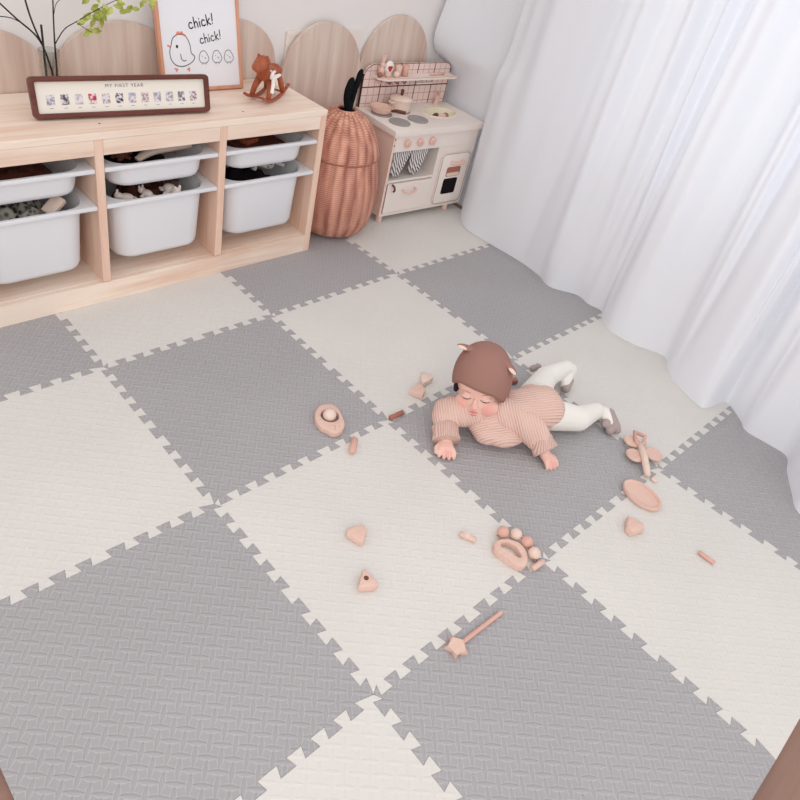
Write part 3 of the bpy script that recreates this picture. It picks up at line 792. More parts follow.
# local: +x is towards the head
def rocker(y):
    pts = []
    for k in range(15):
        a = -1 + 2 * k / 14; x = a * .098; pts.append((x, y, .0055 + .030 * abs(a) ** 2.2))
    return pts
for y in (-.026, .026):
    b = B(); tube(b, rocker(y), [.0055] * 15, 8); finish('rocker', b, 'horse', rh, True)
for x in (-.055, .055):
    b = B(); tube(b, [(x, -.024, .017), (x, .024, .017)], .004, 8); finish('crossbar', b, 'horse', rh, True)
b = B(); ball(b, (-.005, 0, .090), (.050, .024, .024)); capsule(b, (.030, 0, .094), (.052, 0, .135), .023, .020); ball(b, (-.040, 0, .093), (.024, .023, .025))
capsule(b, (.050, 0, .146), (.086, 0, .132), .021, .016)
remeshed('body', b, .0028, 6, 'horse', rh)
for sx, sy, ex in ((.028, 1, .052), (.028, -1, .052), (-.036, 1, -.055), (-.036, -1, -.055)):
    b = B(); tube(b, [(sx, sy * .014, .080), ((sx + ex) / 2, sy * .022, .048), (ex, sy * .025, .016)], [.011, .0085, .0065], 10); finish('leg', b, 'horse', rh, True)
for s in (-1, 1):
    b = B(); ball(b, (.052, s * .012, .160), (.004, .005, .010), 10); finish('ear', b, 'horse', rh, True)
b = B(); tube(b, catmull([(-.060, 0, .10), (-.074, 0, .092), (-.078, 0, .070)], 5), [.004] * 10 + [.002], 8); finish('tail', b, 'toy_dark', rh, True)
b = B()
tube(b, [(.036 + .019 * math.cos(a * PI / 8) * .6, .024 * math.sin(a * PI / 8), .112 + .011 * math.cos(a * PI / 8)) for a in range(17)], .0030, 6)
for s, L_ in ((-1, .030), (1, .028)):
    q = catmull([(.040, .022, .105), (.036, .030, .105 + s * .012), (.030 + s * .028, .034, .108 + s * .010), (.040 + s * .018, .030, .098), (.040, .024, .104)], 5)
    tube(b, q, .0042, 6)
tube(b, catmull([(.040, .026, .104), (.046, .032, .085), (.052, .034, .062), (.060, .036, .046)], 5), [.003, *([.0055] * 14), .004], 6)
tube(b, catmull([(.038, .026, .103), (.028, .032, .085), (.022, .033, .068)], 5), [.003, *([.0045] * 9), .003], 6)
finish('ribbon_bow', b, 'ribbon', rh, True)

# ------------------------------------------------------------------ wicker basket
bk = thing('wicker_basket', 'tall pear-shaped reddish wicker basket between the pine unit and toy kitchen', 'basket', (1.205, 1.040, 0))
def wick(bm, prof, n=144):
    pts = prof
    rings = []
    for r, z in pts:
        rings.append([bm.verts.new((r * (1 + .012 * math.cos(24 * 2 * PI * i / n)) * math.cos(2 * PI * i / n), r * (1 + .012 * math.cos(24 * 2 * PI * i / n)) * math.sin(2 * PI * i / n), z)) for i in range(n)])
    for p, q in zip(rings, rings[1:]):
        for i in range(n): bm.faces.new((p[i], p[(i + 1) % n], q[(i + 1) % n], q[i]))
    return rings
def prof_spline(pts, n=6): return [(p.x, p.y) for p in catmull([(r, z, 0) for r, z in pts], n)]
b = B(); P1 = prof_spline([(.095, .002), (.138, .018), (.166, .070), (.177, .140), (.174, .220), (.158, .300), (.153, .328)])
rg = wick(b, P1); b.faces.new(rg[0][::-1])
P1i = [(r - .006, z) for r, z in P1[::-1] if z > .02]; rg2 = wick(b, P1i); b.faces.new(rg2[-1])
finish('basket_body', b, 'wicker', bk, True)
b = B(); P2 = prof_spline([(.156, .333), (.156, .350), (.144, .392), (.118, .438), (.086, .472), (.058, .488), (.040, .494), (.036, .488)])
wick(b, P2); P2i = [(r - .006, z - .004) for r, z in P2[::-1] if r > .045]; wick(b, P2i)
finish('basket_lid', b, 'wicker', bk, True)
b = B()
for z, r in ((.3305, .154),):
    tube(b, [(r * math.cos(a * PI / 32), r * math.sin(a * PI / 32), z) for a in range(65)], .0040, 6, False)
finish('seam_band', b, 'toy_dark', bk, True)
b = B(); tube(b, [(.040 * math.cos(a * PI / 16), .040 * math.sin(a * PI / 16), .493) for a in range(33)], .006, 8, False)
finish('opening_rim', b, 'wicker', bk, True)
bs = thing('felt_cactus', 'black felt leaf stalks sticking up out of the wicker basket', 'felt plant', (1.212, 1.040, .44))
b = B(); capsule(b, (0, 0, .02), (.002, 0, .070), .015, .017); finish('stalk', b, 'black_felt', bs, True)
b = B(); tube(b, catmull([(-.006, 0, .06), (-.012, 0, .105), (-.004, .0, .150), (.004, .0, .172)], 6), [.010, .011, .012, .013, .014, .0145, .015, .0155, .016, .016, .0155, .015, .014, .0135, .012, .010, .008, .005, .001], 12); finish('stalk', b, 'black_felt', bs, True)
b = B(); tube(b, catmull([(.012, 0, .06), (.030, .01, .11), (.052, .02, .160), (.070, .03, .190)], 6), [.009, *([.010] * 8), *([.012] * 6), .010, .008, .005, .001], 12); finish('stalk', b, 'black_felt', bs, True)

# ------------------------------------------------------------------ toy kitchen
KX, KY, KA = 1.428, .968, math.radians(-3.6)
kt = thing('toy_kitchen', 'cream wooden toy kitchen with pink knobs and a grid backsplash beside the curtain', 'toy kitchen', (KX, KY, 0), KA)
KR = Matrix.Translation((KX, KY, 0)) @ Matrix.Rotation(KA, 4, 'Z')
def kp(name, b, mat, sm=False, ang=None): return finish(name, b, mat, kt, sm, None, ang)
W_, D_ = .505, .266
for x in (0, W_ - .012):
    b = B(); box(b, x, x + .012, 0, D_, .03, .392, .0015); kp('side_panel', b, 'kitchen_side' if x == 0 else 'kitchen')
b = B(); box(b, .012, W_ - .012, .002, D_, .03, .042); kp('base_panel', b, 'kitchen')
b = B(); box(b, .012, W_ - .012, D_ - .008, D_, .042, .392); kp('back_panel', b, 'kitchen')
b = B(); box(b, .012, W_ - .012, 0, .012, .322, .392, .001); kp('control_panel', b, 'kitchen')
b = B(); box(b, .278, .290, .002, D_ - .008, .042, .322); kp('inner_panel', b, 'kitchen')
b = B(); box(b, .012, .278, .004, D_ - .008, .184, .194); kp('oven_shelf', b, 'kitchen')
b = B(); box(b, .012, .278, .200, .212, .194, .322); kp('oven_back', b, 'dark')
b = B()
SX, SY, SR = .368, .138, (.088, .060)
# worktop with oval sink hole
outp = []; hol = []
n_ = 40
for k in range(n_):
    a = 2 * PI * k / n_; c_, s_ = math.cos(a), math.sin(a); mxx = max(abs(c_), abs(s_))
    hol.append((SX + SR[0] * c_, SY + SR[1] * s_))
    # ray from sink centre to rectangle border
    tx = ((W_ + .012 - SX) / c_) if c_ > 1e-9 else ((-.012 - SX) / c_) if c_ < -1e-9 else 1e9
    ty = ((D_ + .003 - SY) / s_) if s_ > 1e-9 else ((-.014 - SY) / s_) if s_ < -1e-9 else 1e9
    tt = min(tx, ty); outp.append((SX + tt * c_, SY + tt * s_))
# snap nearest samples to the true corners
for cx_, cy_ in ((-.012, -.014), (W_ + .012, -.014), (W_ + .012, D_ + .003), (-.012, D_ + .003)):
    k = min(range(n_), key=lambda q: (outp[q][0] - cx_) ** 2 + (outp[q][1] - cy_) ** 2); outp[k] = (cx_, cy_)
prism(b, outp, .3925, .418, .003, 2, hol); kp('worktop', b, 'kitchen', True, 35)
b = B()
rr = []
for sc, z in ((1.10, .418), (1.10, .421), (1.0, .4215), (.97, .410), (.86, .392), (.6, .384)):
    rr.append([b.verts.new((SX + SR[0] * sc * math.cos(2 * PI * k / 36), SY + SR[1] * sc * math.sin(2 * PI * k / 36), z)) for k in range(36)])
for p, q in zip(rr, rr[1:]):
    for i in range(36): b.faces.new((p[i], p[(i + 1) % 36], q[(i + 1) % 36], q[i]))
b.faces.new(rr[-1]); kp('sink_bowl', b, 'sink', True, 60)
for k, x in enumerate((.075, .147, .218)):
    b = B(); cyl(b, (0, 0), .0165, 0, .016, 28, .003)
    for v in b.verts: v.co = V((x + v.co.x, -v.co.z, .358 + v.co.y))
    kb = kp('knob', b, 'pinkwood', True, 40)
    b = B(); cyl(b, (0, 0), .0085, 0, .005, 20, .001)
    for v in b.verts: v.co = V((x + v.co.x, -.016 - v.co.z, .358 + v.co.y))
    finish('knob_cap', b, 'toy', kb, True, None, 40)
for x, y in ((.060, .172), (.178, .190), (.075, .068), (.190, .082)):
    b = B(); cyl(b, (x, y), .046, .4182, .4225, 32, .001); kp('burner', b, 'burner', True, 40)
# drawer (lower left)
b = B(); box(b, .016, .274, -.003, .010, .046, .180, .001); dr = kp('drawer', b, 'kitchen')
b = B(); box(b, .014, .276, .003, .0095, .0435, .0455); box(b, .014, .0155, -.0005, .0095, .046, .180); finish('drawer_gap', b, 'line', dr)
b = B(); tube(b, catmull([(.105, -.003, .148), (.112, -.020, .144), (.14, -.026, .138), (.172, -.020, .146), (.179, -.003, .150)], 5), .0048, 10); finish('handle', b, 'pinkwood', dr, True)
b = B(); tube(b, catmull([(.040, -.003, .178), (.042, -.014, .174), (.046, -.018, .160), (.044, -.014, .150)], 5), .0045, 8); finish('hook', b, 'brownhandle', dr, True)
# right door with rounded frame and two windows
b = B(); do_ = superell(.395, .170, .087, .118, .020, 5)
prism(b, do_, 0, .010, .0015)
for v in b.verts: v.co = V((v.co.x, .001 - v.co.z, v.co.y))
bp_ = B(); box(bp_, .290, W_ - .012, .003, .012, .042, .322); kp('front_panel', bp_, 'kitchen')
dor = kp('door', b, 'kitchen', True, 35)
b = B(); tube(b, [(x, -.0095, z) for x, z in superell(.395, .170, .087, .118, .020, 5)] + [(.482, -.0095, .268)], .0010, 5, False); finish('door_edge', b, 'line', dor)
b = B()
for (x0, x1, z0, z1) in ((.362, .432, .186, .222), (.362, .432, .108, .178)):
    pass
def rrect(x0, x1, z0, z1, mat, nm, y=-.0105):
    b = B(); prism(b, superell((x0 + x1) / 2, (z0 + z1) / 2, (x1 - x0) / 2, (z1 - z0) / 2, .008, 4), 0, .002)
    for v in b.verts: v.co = V((v.co.x, y + .001 - v.co.z, v.co.y))
    return finish(nm, b, mat, dor)
rrect(.350, .436, .182, .226, 'toy_dark', 'upper_window'); rrect(.345, .432, .098, .172, 'dark', 'lower_window')
rrect(.353, .433, .184, .200, 'kitchen_side', 'inner_ledge', -.0115)
b = B(); tube(b, catmull([(.365, -.010, .250), (.370, -.024, .249), (.40, -.030, .247), (.432, -.024, .250), (.437, -.010, .252)], 5), .0060, 10); finish('handle', b, 'pinkwood', dor, True)
for x, y in ((.022, .02), (W_ - .075, .02), (.022, D_ - .025), (W_ - .03, D_ - .025)):
    b = B(); cyl(b, (x, y), .014, 0, .0295, 20, .002); kp('leg', b, 'pinkwood', True, 40)
for z in (.352, .378):
    b = B(); cyl(b, (0, 0), .003, 0, .001, 12)
    for v in b.verts: v.co = V((.007 + v.co.x, -.0003 - v.co.z, z + v.co.y))
    kp('screw', b, 'metal_hook')
# backsplash with rounded top corners
b = B(); sp_ = [(0, .4185), (W_, .4185)] + [(W_ - .04 + .04 * math.cos(math.radians(a)), .553 + .04 * math.sin(math.radians(a))) for a in range(0, 91, 15)] + [(.055 + .055 * math.cos(math.radians(a)), .538 + .055 * math.sin(math.radians(a))) for a in range(90, 181, 15)]
prism(b, sp_, 0, .010, .0015)
for v in b.verts: v.co = V((v.co.x, D_ - v.co.z, v.co.y))
kp('backsplash', b, 'grid')
b = B(); tube(b, [(x, D_ - .011, z) for x, z in sp_[2:]], .0012, 5); kp('backsplash_edge', b, 'brownhandle')
b = B(); prism(b, [(.045, D_ - .0105), (.045, D_ - .045), (.075, D_ - .075), (W_ - .022, D_ - .075), (W_ - .012, D_ - .0105)], .542, .551, .0015); sh = kp('shelf', b, 'kitchen')
b = B(); tube(b, [(.05, D_ - .050, .554), (.080, D_ - .073, .554), (W_ - .024, D_ - .073, .554)], .003, 6); finish('shelf_lip', b, 'pinkwood', sh)
for x in (.075, .115, .158, .20):
    b = B(); tube(b, catmull([(x, D_ - .0105, .528), (x + .002, D_ - .028, .526), (x + .012, D_ - .038, .519), (x + .014, D_ - .038, .533)], 4), .0038, 8); kp('peg', b, 'pinkwood' if x < .1 else 'toy_dark', True)
b = B(); capsule(b, (.425, D_ - .040, .4195), (.430, D_ - .040, .470), .012, .009); capsule(b, (.430, D_ - .040, .470), (.415, D_ - .068, .474), .009, .008); kp('tap', b, 'pinkwood', True)

def kth(name, label, cat, x, y, z, rz=0, group=None):
    p = KR @ V((x, y, z)); return thing(name, label, cat, p, KA + rz, group)
# pot
pt = kth('toy_pot', 'cream wooden toy pot with a dark knob on the back burner', 'toy pot', .172, .190, .4226); pt.scale = (1.15, 1.15, 1.15)
b = B(); lathe(b, [(0, 0), (.038, 0), (.041, .003), (.042, .038), (.039, .038), (.038, .005), (0, .005)], 32); finish('pot_body', b, 'toy_pale', pt, True, None, 40)
b = B(); lathe(b, [(0, .0385), (.043, .0385), (.0435, .042), (.038, .048), (.018, .053), (0, .054)], 32); ld = finish('lid', b, 'toy_pale', pt, True, None, 50)
b = B(); lathe(b, [(0, .054), (.005, .054), (.006, .064), (.0075, .070), (.0045, .075), (0, .0755)], 16); finish('lid_knob', b, 'brownhandle', ld, True)
for s in (-1, 1):
    b = B(); tube(b, catmull([(s * .041, -.012, .031), (s * .052, -.008, .032), (s * .052, .008, .032), (s * .041, .012, .031)], 5), .0032, 8); finish('handle', b, 'toy_pale', pt, True)
pn = kth('toy_pan', 'pink-beige toy frying pan with a dark brown handle beside the pot', 'toy pan', .058, .178, .4226, 0); pn.scale = (1.2, 1.2, 1.2)
b = B(); lathe(b, [(0, 0), (.030, 0), (.036, .006), (.0415, .021), (.039, .0215), (.034, .009), (.028, .006), (0, .006)], 32)
for v in b.verts: v.co.z += 0
finish('pan_body', b, 'toy', pn, True, None, 50)
b = B(); tube(b, [(.018, -.036, .016), (.026, -.052, .022), (.042, -.082, .024)], [.004, .0055, .006], 10); finish('handle', b, 'brownhandle', pn, True)
# things in the sink
for k, (x, y, rz, lab, mt_) in enumerate(((.345, .132, .4, 'dark brown toy chocolate piece at the left in the yellow sink', 'brownhandle'), (.375, .122, -.3, 'pinkish toy food piece in the middle of the yellow sink', 'toy'), (.402, .124, .9, 'reddish brown toy food piece at the right in the yellow sink', 'toy_dark'))):
    b = B(); ball(b, (0, 0, .011), (.026, .013, .012), 16)
    o = finish('toy_food', b, mt_, None, True, KR @ V((x, y, .396))); o.rotation_euler = (0, 0, KA + rz); tag(o, lab, 'toy food', 'toy food in the yellow sink')
# things on the shelf
SZ = .5515
rb = kth('wooden_rabbit', 'pink wooden rabbit figure with tall ears at the left end of the kitchen shelf', 'toy figure', .070, D_ - .034, SZ)
b = B(); ball(b, (0, 0, .020), (.014, .012, .020)); ball(b, (.002, 0, .045), (.012, .011, .012)); remeshed('body', b, .002, 5, 'pinkwood', rb)
for s in (0, 1):
    b = B(); ball(b, (-.003 + s * .010, 0, .068), (.005, .004, .018), 12, Matrix.Rotation(.25 * (1 if s else .2), 3, 'Y')); finish('ear', b, 'pinkwood', rb, True)
for x, y, r_, lab, mt_ in ((.050, D_ - .050, .011, 'round brown bead at the left end of the kitchen shelf', 'toy_dark'), (.086, D_ - .060, .014, 'pinkish wooden ball on the shelf in front of the rabbit', 'toy'), (.133, D_ - .060, .0135, 'pale pink wooden ball on the shelf below the heart block', 'toy_pale')):
    b = B(); ball(b, (0, 0, r_), r_, 20); o = finish('wooden_ball', b, mt_, None, True, KR @ V((x, y, SZ + .0002))); tag(o, lab, 'ball')
hb = kth('heart_block', 'white and pink toy block with a dark red heart centre on the kitchen shelf', 'toy block', .112, D_ - .030, SZ)
b = B(); ball(b, (0, 0, .030), (.024, .009, .030), 20); finish('block_body', b, 'ribbon', hb, True)
b = B(); ball(b, (-.005, -.008, .034), (.008, .003, .008), 12); ball(b, (.005, -.008, .034), (.008, .003, .008), 12); ball(b, (0, -.008, .027), (.008, .003, .010), 12); remeshed('heart', b, .0012, 2, 'red', hb)
for x, lab, mt_ in ((.158, 'pale wooden cylinder in the middle of the kitchen shelf', 'toy'), (.198, 'rosy wooden cylinder right of the paler one on the kitchen shelf', 'toy_pink')):
    b = B(); cyl(b, (0, 0), .0145, 0, .046, 24, .004); o = finish('wooden_cylinder', b, mt_, None, True, KR @ V((x, D_ - .040, SZ + .0002)), 50); tag(o, lab, 'toy jar', 'wooden cylinders on the kitchen shelf')
b = B(); ball(b, (0, 0, .005), (.011, .009, .0045), 14); tube(b, [(.008, 0, .005), (.075, .004, .004)], [.004, .006], 8)
o = finish('wooden_spoon', b, 'toy', None, True, KR @ V((.355, D_ - .045, SZ + .0004))); o.rotation_euler = (0, 0, KA); tag(o, 'pinkish wooden spoon lying on the right half of the kitchen shelf', 'spoon')
b = B(); box(b, -.048, .048, -.004, .004, -.012, -.004, .002); box(b, -.003, .003, -.003, .003, -.004, .019, .001)
o = finish('hanging_spatula', b, 'kitchen', None, False, KR @ V((.335, D_ - .030, .522))); o.rotation_euler = (0, 0, KA); tag(o, 'white bar-shaped utensil hanging under the right of the kitchen shelf', 'utensil')
# striped cloth hanging in the oven opening
def drape(x0, x1, lab, ph):
    bm = B(); N, K = 24, 10; g = []
    for i in range(N + 1):
        row = []
        for k in range(K + 1):
            u = i / N; w = k / K; sag = math.sin(u * PI)
            x = x0 + (x1 - x0) * (.5 + (u - .5) * (1 - .45 * w))
            row.append(bm.verts.new((x - .020 * w, .018 + .007 * math.sin(u * 16 + ph) * (.3 + w), .318 - (.095 + .018 * sag) * w)))
        g.append(row)
    for i in range(N):
        for k in range(K): bm.faces.new((g[i][k], g[i + 1][k], g[i + 1][k + 1], g[i][k + 1]))
    o = finish('striped_cloth', bm, 'stripe', None, True, (KX, KY, 0)); o.rotation_euler = (0, 0, KA)
    md = o.modifiers.new('s', 'SOLIDIFY'); md.thickness = .0015
    return tag(o, lab, 'cloth', 'striped cloths hanging in the toy oven')
drape(.030, .135, 'gray and white striped cloth hanging at the left of the toy oven opening', 0)
drape(.135, .235, 'gray and white striped cloth hanging at the right of the toy oven opening', 2)

# ------------------------------------------------------------------ curtain
base = [(1.985, 1.238), (1.972, 1.13), (1.966, 1.02), (1.958, .918), (1.885, .875), (1.80, .77), (1.795, .607), (1.802, .444), (1.786, .325), (1.753, .237), (1.815, .143), (1.80, .075), (1.81, .018), (1.763, -.018),
        (1.713, -.083), (1.72, -.188), (1.767, -.297), (1.695, -.353), (1.65, -.406), (1.605, -.516), (1.62, -.547), (1.715, -.567), (1.72, -.589), (1.673, -.649), (1.633, -.688),
        (1.639, -.763), (1.637, -.826), (1.558, -.859), (1.468, -.909), (1.405, -.951), (1.40, -1.05), (1.46, -1.15), (1.42, -1.28), (1.36, -1.42), (1.42, -1.6), (1.40, -1.8), (1.45, -2.05)]
bl = catmull([(x, y, 0) for x, y in base], 7); NB = len(bl)
zs = [.004, .03, .08, .15, .24, .34, .45, .56, .605, .635, .70, .82, 1.0, 1.2, 1.45, 1.75, 2.05, 2.35]
bm = B(); rows = []
for zi, z in enumerate(zs):
    row = []
    for k, p in enumerate(bl):
        s = k / (NB - 1)
        f = (z / 2.35); g_ = 1 - (1 - f) ** 1.6
        xt = 2.04 - .30 * max(0, s - .55)                   # rod line
        fold = .036 * math.sin(s * 2 * PI * 17 + .6 * math.sin(s * 23)) + .014 * math.sin(s * 2 * PI * 41 + 1)
        tame = min(1, max(0, (s - .10) / .06)); g_ *= (.25 + .75 * tame) if z < .7 else 1
        x = p.x * (1 - g_) + xt * g_ + (fold * min(1, z / .7) * (.8 + .5 * f)) * tame
        x += .018 * noise.noise(V((s * 26, z * .9, 3))) * min(1, z * 5) * tame
        y = p.y + .10 * z * min(1, max(0, (1.1 - p.y)) * 2.5) * (1 - .5 * f)
        # bottom swells out as the cloth pools
        x -= .012 * math.sin(min(1, z / .3) * PI) * (1 if s > .2 else 0)
        # the end near the wall drapes over the corner of the toy kitchen
        if s < .07 and z > .60:
            q = 1 - s / .07; q = q * q * (3 - 2 * q)
            x = x * (1 - q) + q * ({.605: 1.905, .635: 1.855, .70: 1.825, .82: 1.865}.get(z, min(1.89 + .06 * (z - .82), 1.96)))
        row.append(bm.verts.new((x, min(y, 1.245), z)))
    rows.append(row)
for a, c in zip(rows, rows[1:]):
    for k in range(NB - 1): bm.faces.new((a[k], a[k + 1], c[k + 1], c[k]))
for v in bm.verts: v.co -= V((1.8, 0, 0))
cu = finish('curtain', bm, 'curtain', None, True, (1.8, 0, 0))
sb = cu.modifiers.new('sub', 'SUBSURF'); sb.levels = 1; sb.render_levels = 1
tag(cu, 'long white sheer curtain pooling on the foam tiles along the right side', 'curtain')
rod = B(); tube(rod, [(0, -2.2, 0), (0, 1.24, 0)], .012, 12); o = finish('curtain_rod', rod, 'metal_hook', None, True, (2.04, 0, 2.37)); tag(o, 'slim curtain rod above the white sheer curtain', 'curtain rod')

# ------------------------------------------------------------------ baby
def head_matrix():
    H0 = V((.800, -.143, .150))
    f = V((-.874, -.485, 0)).normalized(); el = math.radians(0)
    f = (f * math.cos(el) + V((0, 0, math.sin(el)))).normalized()
    up = V((0, 0, 1)); r_ = up.cross(f).normalized()          # viewer's right when facing the face
    r_ = f.cross(up).normalized() * -1
    # local X: to the picture's right, Y: face forward, Z: up
    X = f.cross(V((0, 0, 1))).normalized() * -1
    X = -X if X.dot(V((.44, -.9, 0))) < 0 else X
    Z = V((0, 0, 1)); roll = math.radians(-10)
    Xr = X * math.cos(roll) + Z * -math.sin(roll) * -1 * 1
    Xr = (X * math.cos(roll) - Z * math.sin(roll)); Zr = (X * math.sin(roll) + Z * math.cos(roll))
    # pitch
    pit = math.radians(2); f2 = (f * math.cos(pit) + Zr * math.sin(pit)); Zr2 = (Zr * math.cos(pit) - f * math.sin(pit))
    mt = Matrix(((Xr.x, f2.x, Zr2.x, H0.x), (Xr.y, f2.y, Zr2.y, H0.y), (Xr.z, f2.z, Zr2.z, H0.z), (0, 0, 0, 1)))
    return mt
HM = head_matrix(); HR = HM.to_3x3()
def hp(x, y, z): return HM @ V((x, y, z))
def hball(b, c, r, seg=24): return ball(b, hp(*c), r, seg, HR)
b = B()
hball(b, (0, -.012, .020), (.072, .082, .078), 32); hball(b, (0, .014, -.028), (.060, .056, .058), 28)
for s in (-1, 1):
    hball(b, (s * .036, .042, -.040), (.029, .028, .028)); hball(b, (s * .027, .060, -.004), (.016, .010, .009))
hball(b, (0, .040, .026), (.056, .032, .040)); hball(b, (0, .060, -.072), (.019, .016, .015)); hball(b, (0, .070, -.018), (.008, .010, .016), 16)
hball(b, (0, .078, -.028), (.010, .009, .008), 16); hball(b, (.008, .072, -.030), (.006, .007, .006), 12); hball(b, (-.008, .072, -.030), (.006, .007, .006), 12)
hball(b, (0, .068, -.050), (.017, .012, .010), 16)
# neck, trunk, limbs under the clothes
capsule(b, hp(0, -.02, -.05), (.812, -.200, .070), .038, .038)
capsule(b, (.815, -.205, .062), (.885, -.238, .066), .042, .052); capsule(b, (.885, -.238, .066), (.985, -.258, .070), .052, .056)
armA = [(.778, -.168, .072), (.705, -.112, .055), (.662, -.172, .030)]; armB = [(.838, -.228, .078), (.880, -.312, .062), (.883, -.368, .030)]
for A in (armA, armB):
    capsule(b, A[0], A[1], .024, .024); capsule(b, A[1], A[2], .025, .017)
legN = [(.990, -.290, .065), (1.085, -.345, .045), (1.180, -.352, .040)]; legF = [(1.010, -.215, .070), (1.150, -.165, .052), (1.255, -.172, .060)]
for A in (legN, legF):
    capsule(b, A[0], A[1], .042, .032); capsule(b, A[1], A[2], .032, .020)
# hands: palm, four fingers, thumb
def hand(b, wrist, knuck, side, curl=.012, s=1.0, up=V((0, 0, 1))):
    w_, k_ = V(wrist), V(knuck); d = (k_ - w_).normalized(); sdv = d.cross(up).normalized(); n = sdv.cross(d).normalized()
    for t_ in (-.011, -.0035, .004, .011):
        capsule(b, w_ + sdv * t_ * .7 * s, k_ + sdv * t_ * s, .0098 * s, .0085 * s, 12)
    L_ = (.017, .020, .019, .015)
    for i, t_ in enumerate((-.0155, -.0052, .0052, .0152)):
        p0 = k_ + sdv * t_ * s + n * .001; l = L_[i] * s
        p1 = p0 + d * l * .55 + sdv * t_ * .18 * s - n * .001; p2 = p1 + d * l * .42 - n * curl * .55; p3 = p2 + d * l * .12 - n * curl * .5
        capsule(b, p0, p1, .0062 * s, .0058 * s, 10); capsule(b, p1, p2, .0058 * s, .0052 * s, 10); capsule(b, p2, p3, .0052 * s, .0046 * s, 10)
    q0 = w_ + d * .006 + sdv * side * .012 * s; q1 = q0 + d * .012 * s + sdv * side * .012 * s - n * .003; q2 = q1 + d * .013 * s + sdv * side * .001 - n * .003
    capsule(b, q0, q1, .0078 * s, .0062 * s, 10); capsule(b, q1, q2, .0062 * s, .0052 * s, 10)
hand(b, (.656, -.180, .022), (.640, -.199, .020), 1, .010, 1.18)
hand(b, (.884, -.374, .022), (.880, -.397, .017), -1, .010, 1.05)
cheeks = [(hp(-.040, .062, -.036), .028, .62), (hp(.040, .062, -.036), .028, .62), (hp(0, .084, -.028), .010, .5), (V((.63, -.212, .014)), .022, .5), (V((.878, -.41, .012)), .022, .5)]
M['skin'] = skin_mat([(tuple(c - V((.826, -.122, 0))), r_, k_) for c, r_, k_ in cheeks])
baby = remeshed('person', b, .0021, 3, 'skin', None, .5)
for v in baby.data.vertices: v.co.z = max(v.co.z, .0008)
O0 = V((.826, -.122, 0)); recenter(baby, O0)
tag(baby, 'baby lying on the tummy in a pink ribbed sweater, white tights and brown eared hat', 'person')
def bfin(name, b, mat, **k):
    for v in b.verts: v.co -= O0
    return finish(name, b, mat, baby, True, None, k.get('ang'))
def brem(name, b, vox, it, mat):
    o = remeshed(name, b, vox, it, mat, baby); o.data.transform(Matrix.Translation(-O0)); return o
# face details
M['lash'] = new_mat('lashes', srgb(70, 48, 48), .8, .1); M['lip'] = new_mat('lips', srgb(218, 128, 128), .45, .4); M['brow'] = new_mat('faint_brow', srgb(178, 126, 114), .9, .05)
def on_face(x, z, y0=.12):
    """front surface point of the face at local (x,z)"""
    dg = None
    o_ = HM @ V((x, .14, z)) - O0; d_ = -(HR @ V((0, 1, 0)))
    ok, loc, nrm, idx = baby.ray_cast(o_, d_)
    return loc if ok else HM @ V((x, .07, z)) - O0
bpy.context.view_layer.update()
def face_line(name, pts, r_, mat, push=.0004):
    q = [on_face(x, z) + (HR @ V((0, 1, 0))) * push for x, z in pts]
    b = B(); n = len(q); tube(b, q, [r_ * (.35 + .65 * math.sin(PI * (k + .5) / n)) for k in range(n)], 8)
    return finish(name, b, mat, baby, True)
for s in (-1, 1):
    face_line('eyelashes', [(s * .027 + a * .0135, -.0065 - .0035 * (1 - a * a)) for a in [k / 5 for k in range(-5, 6)]], .0017, 'lash')
    face_line('eyebrow', [(s * .028 + a * .013, .0115 + .003 * (1 - a * a)) for a in [k / 5 for k in range(-5, 6)]], .0012, 'brow', 0)
face_line('upper_lip', [(a * .0125, -.0465 + .0015 * (1 - a * a) - .0012 * math.exp(-(a * 6) ** 2)) for a in [k / 7 for k in range(-7, 8)]], .0028, 'lip', -.0006)
face_line('lower_lip', [(a * .0095, -.0515 - .0012 * (1 - a * a)) for a in [k / 6 for k in range(-6, 7)]], .0030, 'lip', -.0008)
# hair peeking under the hat
M['hair'] = new_mat('dark_hair', srgb(48, 34, 34), .7, .2)
b = B(); hball(b, (-.068, .010, -.012), (.009, .018, .018), 14); bfin('hair', b, 'hair')
b = B(); hball(b, (.070, .004, -.040), (.008, .018, .020), 14); bfin('hair', b, 'hair')
# hat
M['hat'] = bump_noise(new_mat('brown_knit', srgb(162, 122, 112), .95, .05), 380, .5, .001)
M['hat_in'] = new_mat('cream_ear_lining', srgb(238, 214, 196), .9, .05)
A_, B2, C_ = .0825, .0945, .104; HC = V((0, -.012, .018))
def brim(x, y): return .034 + .52 * (y - .075) - .26 * x + 1.2 * max(0, abs(x) - .05) * -0.6
b = B(); rings = []; NA, NR = 56, 18
for i in range(NA):
    az = 2 * PI * i / NA; col_ = []
    lo, hi = -70., 89.
    for it in range(24):
        mdl = (lo + hi) / 2; e = math.radians(mdl)
        x, y, z = A_ * math.cos(e) * math.cos(az), B2 * math.cos(e) * math.sin(az), C_ * math.sin(e)
        if z + HC.z > brim(x, y + HC.y): hi = mdl
        else: lo = mdl
    eb = math.radians(hi)
    for k in range(NR + 1):
        e = eb + (PI / 2 - eb) * k / NR; ce = max(math.cos(e), 0) ** .84
        col_.append((A_ * ce * math.cos(az) + HC.x, B2 * ce * math.sin(az) + HC.y, C_ * math.sin(e) + HC.z))
    rings.append(col_)
vv = [[b.verts.new(hp(*p)) for p in c_[:-1]] for c_ in rings]; tip = b.verts.new(hp(0, HC.y, C_ + HC.z))
for i in range(NA):
    j = (i + 1) % NA
    for k in range(NR - 1): b.faces.new((vv[i][k], vv[j][k], vv[j][k + 1], vv[i][k + 1]))
    b.faces.new((vv[i][NR - 1], vv[j][NR - 1], tip))
